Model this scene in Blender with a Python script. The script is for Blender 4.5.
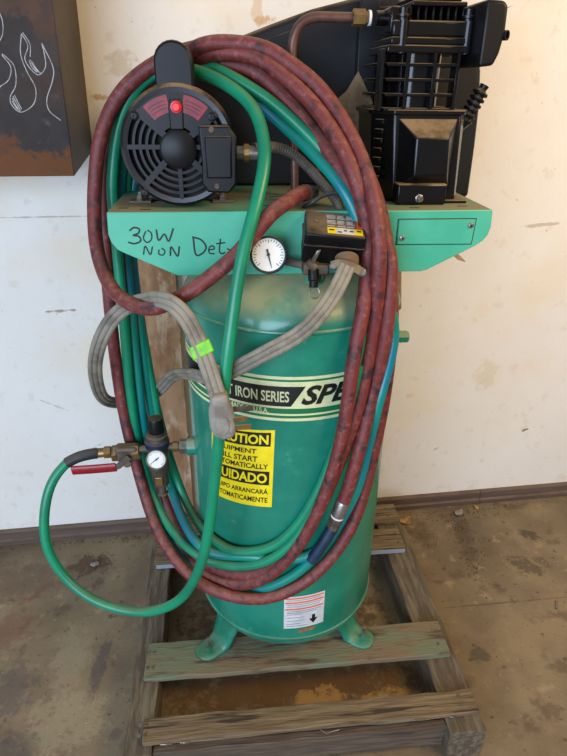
import bpy, bmesh, math, random
from mathutils import Vector, Matrix, Quaternion
from math import sin, cos, pi, radians, atan2, hypot

for o in list(bpy.data.objects): bpy.data.objects.remove(o, do_unlink=True)
scene = bpy.context.scene
COL = scene.collection
random.seed(7)

def srgb(r, g, b):
    def c(v):
        v /= 255.0
        return v/12.92 if v <= 0.04045 else ((v+0.055)/1.055)**2.4
    return (c(r), c(g), c(b), 1.0)

# ------------------------------------------------------------------ camera
cam_d = bpy.data.cameras.new('camera'); cam = bpy.data.objects.new('camera', cam_d); COL.objects.link(cam)
cam_d.sensor_fit = 'VERTICAL'; cam_d.sensor_height = 36.0; cam_d.lens = 27.05
cam_d.clip_start = 0.02
YAW, PITCH, ROLL = 0.1461, 0.4797, 0.0125
Fv = Vector((sin(YAW)*cos(PITCH), cos(YAW)*cos(PITCH), -sin(PITCH)))
R0 = Vector((cos(YAW), -sin(YAW), 0)); U0 = R0.cross(Fv)
Rv = R0*cos(ROLL)+U0*sin(ROLL); Uv = U0*cos(ROLL)-R0*sin(ROLL)
m = Matrix((Rv, Uv, -Fv)).transposed().to_4x4(); m.translation = Vector((-0.2018, -1.2758, 1.616))
cam.matrix_world = m
scene.camera = cam

# ------------------------------------------------------------------ world, lights, exposure
w = bpy.data.worlds.new('world'); scene.world = w; w.use_nodes = True
bg = w.node_tree.nodes['Background']; bg.inputs[0].default_value = srgb(236, 232, 228); bg.inputs[1].default_value = 0.34

def area(name, loc, target, sx, sy, power, col):
    d = bpy.data.lights.new(name, 'AREA'); d.shape = 'RECTANGLE'; d.size = sx; d.size_y = sy; d.energy = power; d.color = col[:3]
    o = bpy.data.objects.new(name, d); COL.objects.link(o); o.location = loc
    o.rotation_euler = (Vector(target)-Vector(loc)).to_track_quat('-Z', 'Y').to_euler()
    return o
area('garage_door_daylight', (-2.0, -3.3, 1.6), (-0.1, 0.3, 1.0), 3.0, 2.0, 178, srgb(204, 224, 255))
area('ceiling_lamp', (1.55, -1.25, 2.5), (0.3, 0.3, 1.0), 1.2, 0.6, 40, srgb(255, 216, 160))
vs = scene.view_settings
vs.view_transform = 'Standard'; vs.look = 'None'; vs.gamma = 1.0; vs.use_curve_mapping = False
vs.exposure = 0.12

# ------------------------------------------------------------------ materials
MATS = {}
def nd(nt, t, **kw):
    n = nt.nodes.new(t)
    for k, v in kw.items():
        if k in n.inputs: n.inputs[k].default_value = v
        else: setattr(n, k, v)
    return n
def mixc(nt, fac, a, b, mode='MIX'):
    n = nt.nodes.new('ShaderNodeMix'); n.data_type = 'RGBA'; n.blend_type = mode
    for s, v in ((n.inputs[0], fac), (n.inputs[6], a), (n.inputs[7], b)):
        if hasattr(v, 'is_output'): nt.links.new(v, s)
        else: s.default_value = v
    return n.outputs[2]
def ramp(nt, src, lo, hi):
    n = nt.nodes.new('ShaderNodeMapRange'); n.interpolation_type = 'SMOOTHSTEP'
    nt.links.new(src, n.inputs[0]); n.inputs[1].default_value = lo; n.inputs[2].default_value = hi
    return n.outputs[0]
def math_(nt, op, a, b=None):
    n = nt.nodes.new('ShaderNodeMath'); n.operation = op
    for i, v in enumerate((a, b)):
        if v is None: continue
        if hasattr(v, 'is_output'): nt.links.new(v, n.inputs[i])
        else: n.inputs[i].default_value = v
    return n.outputs[0]
def noise(nt, vec, scale, detail=4, rough=0.6):
    n = nd(nt, 'ShaderNodeTexNoise', Scale=scale, Detail=detail, Roughness=rough)
    nt.links.new(vec, n.inputs['Vector']); return n.outputs[0]
def mapping(nt, vec, scale=(1, 1, 1), loc=(0, 0, 0)):
    n = nt.nodes.new('ShaderNodeMapping'); nt.links.new(vec, n.inputs[0])
    n.inputs['Scale'].default_value = scale; n.inputs['Location'].default_value = loc
    return n.outputs[0]
def mat(name, base, rough=0.5, metal=0.0, var=None, vscale=8.0, vlo=0.4, vhi=0.65, stretch=(1, 1, 1), dust=0.0,
        dustcol=(150, 128, 96), dscale=14.0, bump=0.0, bscale=60.0, spots=None, sscale=40.0, slo=0.62, shi=0.7, coat=0.0, dlo=0.35, dhi=0.95, spec=0.5):
    if name in MATS: return MATS[name]
    m = bpy.data.materials.new(name); m.use_nodes = True; nt = m.node_tree
    b = nt.nodes['Principled BSDF']; b.inputs['Roughness'].default_value = rough; b.inputs['Metallic'].default_value = metal
    b.inputs['Specular IOR Level'].default_value = spec
    if coat: b.inputs['Coat Weight'].default_value = coat
    tc = nt.nodes.new('ShaderNodeTexCoord').outputs['Object']
    vec = mapping(nt, tc, stretch)
    col = srgb(*base)
    if var:
        col = mixc(nt, ramp(nt, noise(nt, vec, vscale, 5), vlo, vhi), col, srgb(*var))
    if spots:
        col = mixc(nt, ramp(nt, noise(nt, mapping(nt, tc, stretch, (3, 1, 2)), sscale, 3), slo, shi), col, srgb(*spots))
    if dust:
        g = nt.nodes.new('ShaderNodeNewGeometry'); sp = nt.nodes.new('ShaderNodeSeparateXYZ'); nt.links.new(g.outputs['Normal'], sp.inputs[0])
        up = ramp(nt, sp.outputs[2], dlo, dhi)
        f = math_(nt, 'MULTIPLY', up, ramp(nt, noise(nt, tc, dscale, 5), 0.25, 0.6))
        f = math_(nt, 'MULTIPLY', f, dust)
        col = mixc(nt, f, col, srgb(*dustcol))
        r = nt.nodes.new('ShaderNodeMapRange'); nt.links.new(f, r.inputs[0]); r.inputs[3].default_value = rough; r.inputs[4].default_value = 0.9
        nt.links.new(r.outputs[0], b.inputs['Roughness'])
        mt = nt.nodes.new('ShaderNodeMapRange'); nt.links.new(f, mt.inputs[0]); mt.inputs[3].default_value = metal; mt.inputs[4].default_value = 0.0
        nt.links.new(mt.outputs[0], b.inputs['Metallic'])
    if hasattr(col, 'is_output'): nt.links.new(col, b.inputs['Base Color'])
    else: b.inputs['Base Color'].default_value = col
    if bump:
        bp = nt.nodes.new('ShaderNodeBump'); bp.inputs['Strength'].default_value = bump; bp.inputs['Distance'].default_value = 0.004
        nt.links.new(noise(nt, vec, bscale, 6), bp.inputs['Height']); nt.links.new(bp.outputs[0], b.inputs['Normal'])
    MATS[name] = m
    return m

def marks_mat(name, base, var, vscale, marks, rough=0.85, bump=0.1, bscale=90, second=None, axes=(0, 1), speck=None, spec=0.5):
    """a broad surface: two noise tones, plus worn marks with a shape of their own given by centre, half-size and colour"""
    m = bpy.data.materials.new(name); m.use_nodes = True; nt = m.node_tree
    b = nt.nodes['Principled BSDF']; b.inputs['Roughness'].default_value = rough; b.inputs['Specular IOR Level'].default_value = spec
    tc = nt.nodes.new('ShaderNodeTexCoord').outputs['Object']
    col = mixc(nt, ramp(nt, noise(nt, tc, vscale, 6), 0.35, 0.68), srgb(*base), srgb(*var))
    if second:
        col = mixc(nt, math_(nt, 'MULTIPLY', ramp(nt, noise(nt, mapping(nt, tc, (1, 1, 1), (5, 3, 9)), second[1], 5), second[2], second[3]), second[4]), col, srgb(*second[0]))
    if speck:
        for (c, sc, lo, hi, k) in speck:
            col = mixc(nt, math_(nt, 'MULTIPLY', ramp(nt, noise(nt, mapping(nt, tc, (1, 1, 1), (sc, 2, 7)), sc, 3), lo, hi), k), col, srgb(*c))
    wob = noise(nt, tc, 22, 5)
    wob2 = noise(nt, tc, 70, 4)
    sp = nt.nodes.new('ShaderNodeSeparateXYZ'); nt.links.new(tc, sp.inputs[0])
    for (cu, cv, su, sv, ang, c, k) in marks:
        u = math_(nt, 'SUBTRACT', sp.outputs[axes[0]], cu); v = math_(nt, 'SUBTRACT', sp.outputs[axes[1]], cv)
        ca, sa = cos(radians(ang)), sin(radians(ang))
        a = math_(nt, 'ADD', math_(nt, 'MULTIPLY', u, ca/su), math_(nt, 'MULTIPLY', v, sa/su))
        d = math_(nt, 'ADD', math_(nt, 'MULTIPLY', u, -sa/sv), math_(nt, 'MULTIPLY', v, ca/sv))
        r2 = math_(nt, 'ADD', math_(nt, 'MULTIPLY', a, a), math_(nt, 'MULTIPLY', d, d))
        q = math_(nt, 'ADD', r2, math_(nt, 'MULTIPLY', math_(nt, 'SUBTRACT', wob, 0.5), 4.0))
        q = math_(nt, 'ADD', q, math_(nt, 'MULTIPLY', math_(nt, 'SUBTRACT', wob2, 0.5), 2.5))
        f = math_(nt, 'MULTIPLY', ramp(nt, math_(nt, 'SUBTRACT', 1.2, q), 0.0, 0.9), k)
        col = mixc(nt, f, col, srgb(*c))
    nt.links.new(col, b.inputs['Base Color'])
    bp = nt.nodes.new('ShaderNodeBump'); bp.inputs['Strength'].default_value = bump; bp.inputs['Distance'].default_value = 0.003
    nt.links.new(noise(nt, tc, bscale, 7), bp.inputs['Height']); nt.links.new(bp.outputs[0], b.inputs['Normal'])
    MATS[name] = m
    return m

M_tank = mat('tank_green_paint', (20, 114, 92), 0.28, 0, (34, 130, 106), 5, dust=0.9, dustcol=(160, 160, 118), dscale=7, dlo=0.12, dhi=0.8, bump=0.05, bscale=220, spots=(60, 140, 112), sscale=30, slo=0.6, shi=0.8, coat=0.15)
M_foot = mat('foot_green_paint', (22, 106, 80), 0.35, 0, (48, 130, 104), 9, dust=0.35, dustcol=(140, 148, 108), dscale=20)
M_plat = mat('platform_green_paint', (62, 164, 132), 0.42, 0, (76, 174, 142), 6, dust=0.96, dustcol=(148, 132, 98), dscale=9, dlo=0.6, dhi=0.95)
M_black = mat('black_paint', (9, 9, 10), 0.24, 0, (14, 13, 13), 12, dust=0.8, dustcol=(150, 124, 88), dscale=16, dlo=0.35, dhi=0.8, spec=0.35)
M_plastic = mat('black_plastic', (13, 13, 14), 0.4, 0, (20, 19, 19), 15, dust=0.75, dustcol=(134, 116, 88), dscale=14, dlo=0.5, dhi=0.98, spec=0.25)
M_guard = mat('guard_plastic', (20, 21, 24), 0.45, 0, (27, 28, 30), 6, dust=0.85, dustcol=(130, 112, 84), dscale=10, dlo=0.3, dhi=0.9, spec=0.3)
M_dark = mat('dark_inside', (8, 8, 8), 0.8)
M_gloss = mat('glossy_casting', (14, 14, 15), 0.14, 0.3, dust=0.4)
M_dusttan = mat('dust_tan', (142, 120, 88), 0.9, 0, (106, 86, 62), 22, bump=0.2, bscale=80)
M_red = mat('red_rubber', (108, 42, 38), 0.52, 0, (140, 80, 70), 70, vlo=0.5, vhi=0.75, dust=0.4, dustcol=(160, 120, 104), dscale=60, bump=0.35, bscale=260, spots=(58, 28, 32), sscale=34, slo=0.5, shi=0.7)
M_green = mat('green_hose_rubber', (12, 134, 94), 0.36, 0, (8, 118, 86), 9, dust=0.45, dustcol=(120, 128, 84), dscale=12, dlo=0.5, dhi=1.0)
M_teal = mat('teal_hose_rubber', (8, 130, 112), 0.34, 0, (4, 112, 132), 5, dust=0.35, dustcol=(104, 132, 108), dscale=12, dlo=0.5, dhi=1.0)
M_navy = mat('navy_sleeve', (14, 38, 60), 0.5, 0, (20, 48, 72), 40)
M_blackrub = mat('black_rubber', (30, 34, 35), 0.55, 0, (44, 46, 44), 30, dust=0.4, dustcol=(120, 110, 90))
M_brass = mat('brass', (150, 118, 68), 0.38, 0.7, (120, 100, 66), 40, dust=0.4)
M_steel = mat('steel', (150, 146, 138), 0.36, 0.8, (110, 104, 96), 40, dust=0.3)
M_dull = mat('dull_fitting', (98, 88, 74), 0.55, 0.4, (74, 64, 54), 30, dust=0.5)
M_copper = mat('painted_tube', (86, 58, 50), 0.4, 0.3, (104, 74, 64), 30, dust=0.3)
M_cord = mat('cord_grey', (136, 130, 114), 0.6, 0, (106, 100, 88), 22, dust=0.5, dustcol=(164, 154, 130), dscale=20, dlo=0.2, dhi=0.9)
M_plug = mat('plug_grey', (140, 136, 124), 0.55, 0, (112, 106, 96), 30, dust=0.3)
M_lime = mat('lime_tag', (122, 204, 22), 0.5, 0, (96, 178, 18), 60)
M_white = mat('dial_white', (226, 224, 214), 0.5)
M_ink = mat('black_ink', (14, 14, 14), 0.5)
M_cream = mat('cream_decal', (206, 210, 160), 0.5, 0, (188, 194, 148), 30)
M_decalblk = mat('black_decal', (14, 16, 15), 0.4, 0, (24, 27, 25), 30)
M_decalgrn = mat('green_decal', (20, 106, 62), 0.4)
M_yellow = mat('yellow_sticker', (238, 214, 14), 0.45, 0, (224, 198, 10), 20)
M_stk = mat('white_sticker', (206, 208, 206), 0.5, 0, (186, 190, 192), 30)
M_orange = mat('orange_print', (226, 96, 34), 0.5)
M_grayprint = mat('grey_print', (128, 130, 136), 0.6)
M_redbtn = mat('red_button', (214, 26, 30), 0.35)
M_redlab = mat('red_label', (108, 4, 22), 0.45, 0, (128, 12, 30), 60)
M_redgrip = mat('red_grip', (128, 14, 22), 0.35, 0, (150, 22, 30), 40)
M_blue = mat('blue_band', (22, 32, 60), 0.4, dust=0.3)
M_skytint = mat('bluish_sky_tint', (140, 150, 158), 0.7)  # cool sky reflection given as a flat colour
M_conduit = mat('grey_conduit', (96, 88, 78), 0.6, 0.2, (74, 66, 58), 30, dust=0.5)
M_wood = mat('grey_brown_wood', (104, 86, 60), 0.85, 0, (130, 112, 82), 13, stretch=(0.5, 8, 8), bump=0.8, bscale=26, spots=(60, 46, 34), sscale=9, slo=0.54, shi=0.66)
M_wood_green = mat('green_stained_wood', (120, 104, 78), 0.85, 0, (106, 116, 90), 5, stretch=(0.9, 5, 5), bump=0.8, bscale=26, spots=(84, 62, 46), sscale=6, slo=0.52, shi=0.66)
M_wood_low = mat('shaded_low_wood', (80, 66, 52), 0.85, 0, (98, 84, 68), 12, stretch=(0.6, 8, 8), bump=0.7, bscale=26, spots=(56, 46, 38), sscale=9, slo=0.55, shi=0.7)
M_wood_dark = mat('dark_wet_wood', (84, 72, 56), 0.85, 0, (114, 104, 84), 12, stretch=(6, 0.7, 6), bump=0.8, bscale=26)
M_wood_post = mat('brown_stained_board', (176, 138, 100), 0.8, 0, (144, 102, 66), 6, stretch=(2.5, 2.5, 1.0), bump=0.3, bscale=40, spots=(196, 168, 138), sscale=9, slo=0.52, shi=0.7)
M_rust = mat('rusty_steel_sheet', (66, 60, 60), 0.45, 0.5, (84, 78, 78), 5, spots=(96, 66, 38), sscale=5, slo=0.56, shi=0.74, bump=0.15, bscale=60)
M_rustfront = marks_mat('rusty_steel_front', (44, 38, 34), (58, 51, 46), 7, [(-0.62, 1.42, 0.30, 0.05, 0, (104, 60, 14), 0.9), (-0.66, 1.46, 0.06, 0.05, 0, (98, 56, 16), 0.7), (-0.50, 1.74, 0.05, 0.05, 0, (78, 52, 36), 0.6), (-0.56, 1.76, 0.06, 0.03, 0, (84, 58, 42), 0.6)],
    rough=0.6, spec=0.2, bump=0.12, bscale=60, second=((78, 48, 22), 6, 0.52, 0.72, 0.5), axes=(0, 2), speck=[((36, 32, 32), 40, 0.55, 0.7, 0.6), ((96, 92, 92), 25, 0.6, 0.72, 0.4)])
M_rustside = mat('brown_steel_side', (76, 60, 36), 0.6, 0.2, (60, 48, 34), 6, bump=0.15, bscale=60)
M_chalk = mat('white_chalk', (176, 178, 178), 0.95, 0, (140, 140, 140), 90)
M_base = mat('brown_baseboard', (98, 80, 68), 0.75, 0, (84, 68, 58), 6, stretch=(0.5, 4, 8), bump=0.3, bscale=40, dust=0.3)
M_leaf = mat('dry_leaf', (172, 134, 84), 0.8, 0, (140, 104, 64), 60)
M_stone = mat('grey_stone', (146, 138, 124), 0.9, 0, (104, 94, 82), 60, bump=0.4)
M_dirt = mat('dirt_crumbs', (70, 52, 36), 0.95, 0, (104, 82, 58), 30)
M_rustspot = mat('rust_spot', (150, 104, 60), 0.8, 0, (120, 74, 40), 60)

# ------------------------------------------------------------------ mesh helpers
class MB:
    def __init__(s): s.v = []; s.f = []
    def add(s, vs, fs):
        k = len(s.v); s.v += [tuple(v) for v in vs]; s.f += [tuple(i+k for i in f) for f in fs]; return s
    def box(s, lo, hi, M=None):
        x0, y0, z0 = lo; x1, y1, z1 = hi
        vs = [Vector(p) for p in ((x0,y0,z0),(x1,y0,z0),(x1,y1,z0),(x0,y1,z0),(x0,y0,z1),(x1,y0,z1),(x1,y1,z1),(x0,y1,z1))]
        if M: vs = [M @ v for v in vs]
        return s.add(vs, [(0,3,2,1),(4,5,6,7),(0,1,5,4),(1,2,6,5),(2,3,7,6),(3,0,4,7)])
    def hexa(s, b, t):
        return s.add(list(b)+list(t), [(0,3,2,1),(4,5,6,7),(0,1,5,4),(1,2,6,5),(2,3,7,6),(3,0,4,7)])
    def cyl(s, p0, p1, r0, r1=None, n=20, caps=True):
        r1 = r0 if r1 is None else r1
        p0, p1 = Vector(p0), Vector(p1); d = (p1-p0).normalized()
        a = d.orthogonal().normalized(); b = d.cross(a)
        vs = []
        for p, r in ((p0, r0), (p1, r1)):
            vs += [p+(a*cos(2*pi*i/n)+b*sin(2*pi*i/n))*r for i in range(n)]
        fs = [(i, (i+1) % n, n+(i+1) % n, n+i) for i in range(n)]
        if caps: fs += [tuple(range(n-1, -1, -1)), tuple(range(n, 2*n))]
        return s.add(vs, fs)
    def lathe(s, prof, origin=(0,0,0), axis=(0,0,1), n=32):
        d = Vector(axis).normalized(); a = d.orthogonal().normalized(); b = d.cross(a); o = Vector(origin)
        vs = []; idx = []
        for (r, h) in prof:
            if r < 1e-6: idx.append([len(vs)]*n); vs.append(o+d*h)
            else:
                idx.append(list(range(len(vs), len(vs)+n)))
                vs += [o+d*h+(a*cos(2*pi*i/n)+b*sin(2*pi*i/n))*r for i in range(n)]
        fs = []
        for k in range(len(prof)-1):
            A, B = idx[k], idx[k+1]
            for i in range(n):
                j = (i+1) % n
                q = []
                for t in (A[i], A[j], B[j], B[i]):
                    if t not in q: q.append(t)
                if len(q) > 2: fs.append(tuple(q))
        return s.add(vs, fs)
    def prism(s, poly, a, b, plane='xz'):
        def P(p, t): return (p[0], t, p[1]) if plane == 'xz' else ((p[0], p[1], t) if plane == 'xy' else (t, p[0], p[1]))
        n = len(poly)
        vs = [P(p, a) for p in poly]+[P(p, b) for p in poly]
        fs = [(i, (i+1) % n, n+(i+1) % n, n+i) for i in range(n)]+[tuple(range(n-1, -1, -1)), tuple(range(n, 2*n))]
        return s.add(vs, fs)
    def tube(s, pts, r, n=12, sec=None, up=None, caps=True):
        pts = [Vector(p) for p in pts]; N = len(pts)
        T = [(pts[min(i+1, N-1)]-pts[max(i-1, 0)]).normalized() for i in range(N)]
        if sec is None: sec = [(cos(2*pi*i/n)*r, sin(2*pi*i/n)*r) for i in range(n)]
        n = len(sec)
        if up is None:
            a = T[0].orthogonal().normalized(); fr = [a]
            for i in range(1, N):
                q = T[i-1].rotation_difference(T[i]); a = (q @ a); a = (a-T[i]*a.dot(T[i])).normalized(); fr.append(a)
        else:
            fr = []
            for i in range(N):
                u = Vector(up); u = (u-T[i]*u.dot(T[i])).normalized(); fr.append(u)
        vs = []
        for i in range(N):
            a = fr[i]; b = T[i].cross(a)
            vs += [pts[i]+a*u+b*v for (u, v) in sec]
        fs = []
        for k in range(N-1):
            for i in range(n):
                j = (i+1) % n; fs.append((k*n+i, k*n+j, (k+1)*n+j, (k+1)*n+i))
        if caps: fs += [tuple(range(n-1, -1, -1)), tuple(range((N-1)*n, N*n))]
        return s.add(vs, fs)
    def ribbon(s, pts, wd, nrm, th=0.0006):
        """thin drawn stroke lying on a flat surface"""
        nrm = Vector(nrm).normalized()
        return s.tube(pts, 0, sec=[(0, -wd/2), (th, -wd/2*0.6), (th, wd/2*0.6), (0, wd/2)], up=nrm)
    def build(s, name, mt, parent=None, smooth=True, bevel=0.0, seg=2, ang=35):
        me = bpy.data.meshes.new(name); me.from_pydata(s.v, [], s.f); me.materials.append(mt)
        bm = bmesh.new(); bm.from_mesh(me); bmesh.ops.recalc_face_normals(bm, faces=bm.faces); bm.to_mesh(me); bm.free()
        o = bpy.data.objects.new(name, me); COL.objects.link(o)
        if parent: o.parent = parent
        if bevel:
            bv = o.modifiers.new('bevel', 'BEVEL'); bv.width = bevel; bv.segments = seg; bv.limit_method = 'ANGLE'; bv.angle_limit = radians(40)
        if smooth:
            me.polygons.foreach_set('use_smooth', [True]*len(me.polygons))
            me.set_sharp_from_angle(angle=radians(ang))
        return o

def spline(pts, sub=6):
    pts = [Vector(p) for p in pts]; out = []
    P = [pts[0]*2-pts[1]]+pts+[pts[-1]*2-pts[-2]]
    for i in range(1, len(P)-2):
        p0, p1, p2, p3 = P[i-1], P[i], P[i+1], P[i+2]
        for k in range(sub):
            t = k/sub
            out.append(0.5*((2*p1)+(p2-p0)*t+(2*p0-5*p1+4*p2-p3)*t*t+(3*p1-p0-3*p2+p3)*t**3))
    out.append(pts[-1]); return out
def relax(pts, it=2):
    for _ in range(it):
        pts = [pts[0]]+[pts[i]*0.5+(pts[i-1]+pts[i+1])*0.25 for i in range(1, len(pts)-1)]+[pts[-1]]
    return pts

def empty(name, loc=(0,0,0), rz=0.0):
    o = bpy.data.objects.new(name, None); COL.objects.link(o); o.location = loc; o.rotation_euler = (0, 0, rz); o.empty_display_size = 0.05
    return o
def tag(o, label, cat, group=None, kind=None):
    o['label'] = label
    if cat: o['category'] = cat
    if group: o['group'] = group
    if kind: o['kind'] = kind
    return o
def structure(o, label):
    o['kind'] = 'structure'; o['label'] = label; return o
def lab(o, label): o['label'] = label; return o

def text_shape(body, shear=0.0, bold=0.0):
    """lettering as flat mesh data, normalised to a 0..1 box"""
    cu = bpy.data.curves.new('lettering', 'FONT'); cu.body = body; cu.size = 1.0; cu.shear = shear; cu.offset = bold; cu.resolution_u = 3
    ob = bpy.data.objects.new('lettering', cu); COL.objects.link(ob)
    dg = bpy.context.evaluated_depsgraph_get(); me = ob.evaluated_get(dg).to_mesh()
    vs = [v.co.copy() for v in me.vertices]; fs = [tuple(p.vertices) for p in me.polygons]
    ob.evaluated_get(dg).to_mesh_clear(); bpy.data.objects.remove(ob); bpy.data.curves.remove(cu)
    x0 = min(v.x for v in vs); x1 = max(v.x for v in vs); y0 = min(v.y for v in vs); y1 = max(v.y for v in vs)
    return [((v.x-x0)/(x1-x0), (v.y-y0)/(y1-y0)) for v in vs], fs
def lettering(name, body, fn, u0, u1, v0, v1, mt, parent, shear=0.0, bold=0.015):
    uv, fs = text_shape(body, shear, bold); b = MB()
    b.add([fn(u0+(u1-u0)*u, v0+(v1-v0)*v) for u, v in uv], fs)
    return b.build(name, mt, parent, smooth=False)
TR = 0.254
def on_tank(off):
    return lambda t, z: ((TR+off)*sin(t), -(TR+off)*cos(t), z)
def patch(mb, fn, q, nu=16, nv=2):
    """q: corners bl, br, tr, tl in surface parameters"""
    vs = []
    for j in range(nv+1):
        for i in range(nu+1):
            u, v = i/nu, j/nv
            a = [q[0][k]*(1-u)*(1-v)+q[1][k]*u*(1-v)+q[2][k]*u*v+q[3][k]*(1-u)*v for k in (0, 1)]
            vs.append(fn(*a))
    mb.add(vs, [(j*(nu+1)+i, j*(nu+1)+i+1, (j+1)*(nu+1)+i+1, (j+1)*(nu+1)+i) for j in range(nv) for i in range(nu)])
    return mb

# ------------------------------------------------------------------ setting
WY = 0.548
M_wall = marks_mat('painted_wall', (230, 224, 212), (236, 231, 220), 2.2,
    [(-0.461, 1.574, 0.028, 0.010, 0, (196, 158, 96), 0.8), (-0.671, 0.948, 0.045, 0.006, 2, (172, 138, 110), 0.9),
     (0.0, 1.765, 0.035, 0.012, 5, (198, 150, 80), 0.75), (-0.02, 1.80, 0.014, 0.05, 0, (206, 170, 110), 0.5), (0.02, 1.74, 0.006, 0.03, 0, (176, 130, 70), 0.6), (-0.66, 1.249, 0.16, 0.0025, 0, (170, 158, 138), 0.7),
     (-0.80, 1.249, 0.20, 0.002, 0, (186, 174, 154), 0.6), (1.079, 0.352, 0.016, 0.006, 20, (116, 92, 70), 0.9), (0.95, 1.193, 0.10, 0.006, 4, (170, 148, 124), 0.55),
     (0.706, 0.294, 0.018, 0.005, 35, (176, 150, 116), 0.6), (0.86, 0.62, 0.05, 0.06, 0, (214, 196, 160), 0.45), (-0.40, 1.66, 0.05, 0.03, 20, (204, 190, 158), 0.6),
     (0.56, 0.55, 0.02, 0.012, 30, (214, 196, 156), 0.5), (-0.75, 0.60, 0.05, 0.004, 150, (180, 174, 172), 0.5), (-0.62, 0.42, 0.03, 0.004, 30, (176, 168, 164), 0.6)],
    rough=0.8, bump=0.35, bscale=55, second=((230, 208, 164), 2.3, 0.46, 0.72, 0.45), axes=(0, 2), speck=[((160, 138, 112), 55, 0.70, 0.74, 0.6), ((214, 200, 176), 18, 0.58, 0.7, 0.4)])
structure(MB().box((-3.2, WY, 0), (3.2, WY+0.12, 2.9)).build('wall_back', M_wall, smooth=False), 'cream painted drywall with scuffs, stains and old tape marks')
M_floor = marks_mat('stained_concrete', (116, 100, 76), (140, 123, 94), 3.6,
    [(1.05, 0.313, 0.05, 0.025, -35, (72, 58, 44), 0.75), (0.946, 0.164, 0.085, 0.035, -42, (78, 62, 46), 0.7), (0.83, 0.26, 0.05, 0.04, 0, (100, 78, 56), 0.5),
     (0.606, -0.176, 0.035, 0.03, 0, (84, 74, 60), 0.8), (-0.684, 0.377, 0.09, 0.05, 10, (82, 56, 38), 0.8), (-0.66, -0.22, 0.12, 0.10, 0, (152, 140, 110), 0.6), (-0.68, -0.02, 0.06, 0.13, 0, (146, 134, 106), 0.55), (-0.59, -0.06, 0.022, 0.12, -7, (80, 72, 67), 0.7), (-0.83, -0.10, 0.07, 0.10, 0, (86, 77, 73), 0.6), (-0.80, -0.29, 0.08, 0.06, 0, (78, 70, 66), 0.6), (-0.90, 0.12, 0.09, 0.07, 0, (116, 78, 54), 0.5), (-0.84, 0.27, 0.11, 0.014, 45, (134, 88, 58), 0.55), (-0.516, -0.278, 0.022, 0.016, 30, (92, 78, 74), 0.55), (0.80, 0.008, 0.30, 0.0035, -1.5, (74, 60, 44), 0.6),
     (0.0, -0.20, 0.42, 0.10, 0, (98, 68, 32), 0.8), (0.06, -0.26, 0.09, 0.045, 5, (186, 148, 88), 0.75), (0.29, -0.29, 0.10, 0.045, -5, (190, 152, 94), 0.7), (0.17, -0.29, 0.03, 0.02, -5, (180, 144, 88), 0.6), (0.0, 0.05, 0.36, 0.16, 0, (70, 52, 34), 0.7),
     (-0.95, 0.32, 0.18, 0.10, 0, (98, 76, 60), 0.55), (0.78, 0.33, 0.04, 0.16, -12, (76, 58, 40), 0.6), (0.62, 0.38, 0.06, 0.08, 0, (92, 72, 52), 0.6), (-0.5, 0.25, 0.05, 0.2, 0, (98, 84, 70), 0.5),
     (0.72, -0.38, 0.05, 0.03, 20, (92, 74, 54), 0.6), (0.83, -0.05, 0.2, 0.03, 20, (140, 122, 92), 0.4)],
    rough=0.75, bump=0.45, bscale=90, second=((96, 80, 62), 1.8, 0.48, 0.7, 0.6), speck=[((72, 54, 40), 9, 0.56, 0.68, 0.5), ((58, 46, 36), 34, 0.63, 0.70, 0.6), ((172, 150, 116), 14, 0.60, 0.72, 0.45), ((184, 166, 138), 70, 0.68, 0.74, 0.5), ((84, 68, 50), 120, 0.60, 0.72, 0.4)])
structure(MB().box((-3.2, -4.0, -0.1), (3.2, WY, 0)).build('floor', M_floor, smooth=False), 'brown stained concrete garage floor with oil marks')
bb = empty('baseboard_back'); structure(bb, 'brown wooden baseboard along the foot of the wall')
prof = [(0, 0), (-0.024, 0), (-0.024, 0.018), (-0.019, 0.022), (-0.016, 0.024), (-0.016, 0.054), (-0.011, 0.060), (0, 0.060)]
for (a, b_) in ((-3.2, -0.36), (-0.358, 0.93), (0.932, 3.2)):
    MB().prism([(WY+y-0.0005, z+0.0005) for y, z in prof], a, b_, 'yz').build('board', M_base, bb, smooth=False)

# ------------------------------------------------------------------ pallet
pal = empty('wooden_pallet', (0, 0, 0), radians(-2.3))
tag(pal, 'weathered wooden pallet on the concrete floor under the green compressor', 'pallet')
def plank(name, lo, hi, mt, nails=(), jag=0.004, nx=14):
    """a board with slightly uneven edges; nails are sub-parts"""
    b = MB(); rnd = random.Random(hash((round(lo[1], 3), 5)) % 1000); L = (hi[0]-lo[0]) >= (hi[1]-lo[1])
    vs = []
    for i in range(nx+1):
        t = i/nx
        j = [rnd.uniform(-jag, jag) for _ in range(4)]
        for (c, d, k) in ((0, 0, 0), (1, 0, 1), (1, 1, 2), (0, 1, 3)):
            if L: vs.append((lo[0]+(hi[0]-lo[0])*t+(rnd.uniform(-jag, jag) if i in (0, nx) else 0), (lo[1], hi[1])[c]+j[k]*0.6, (lo[2], hi[2])[d]+(j[k]*0.35-0.0005 if d else 0)))
            else: vs.append(((lo[0], hi[0])[c]+j[k]*0.6, lo[1]+(hi[1]-lo[1])*t, (lo[2], hi[2])[d]+(j[k]*0.2-0.001 if d else 0)))
    fs = [(k*4+i, k*4+(i+1) % 4, (k+1)*4+(i+1) % 4, (k+1)*4+i) for k in range(nx) for i in range(4)]+[(0, 1, 2, 3), (nx*4, nx*4+1, nx*4+2, nx*4+3)]
    b.add(vs, fs)
    o = b.build(name, mt, pal, bevel=0.002, seg=1)
    for (x, y) in nails:
        MB().cyl((x, y, hi[2]-0.004), (x, y, hi[2]+0.0018), 0.0042, n=8).build('nail', M_wood_dark, o)
    return o
def nl(y0, y1): return [(x, y0+(y1-y0)*f) for x in (-0.40, -0.415, 0.44) for f in (0.3, 0.72)]
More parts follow.
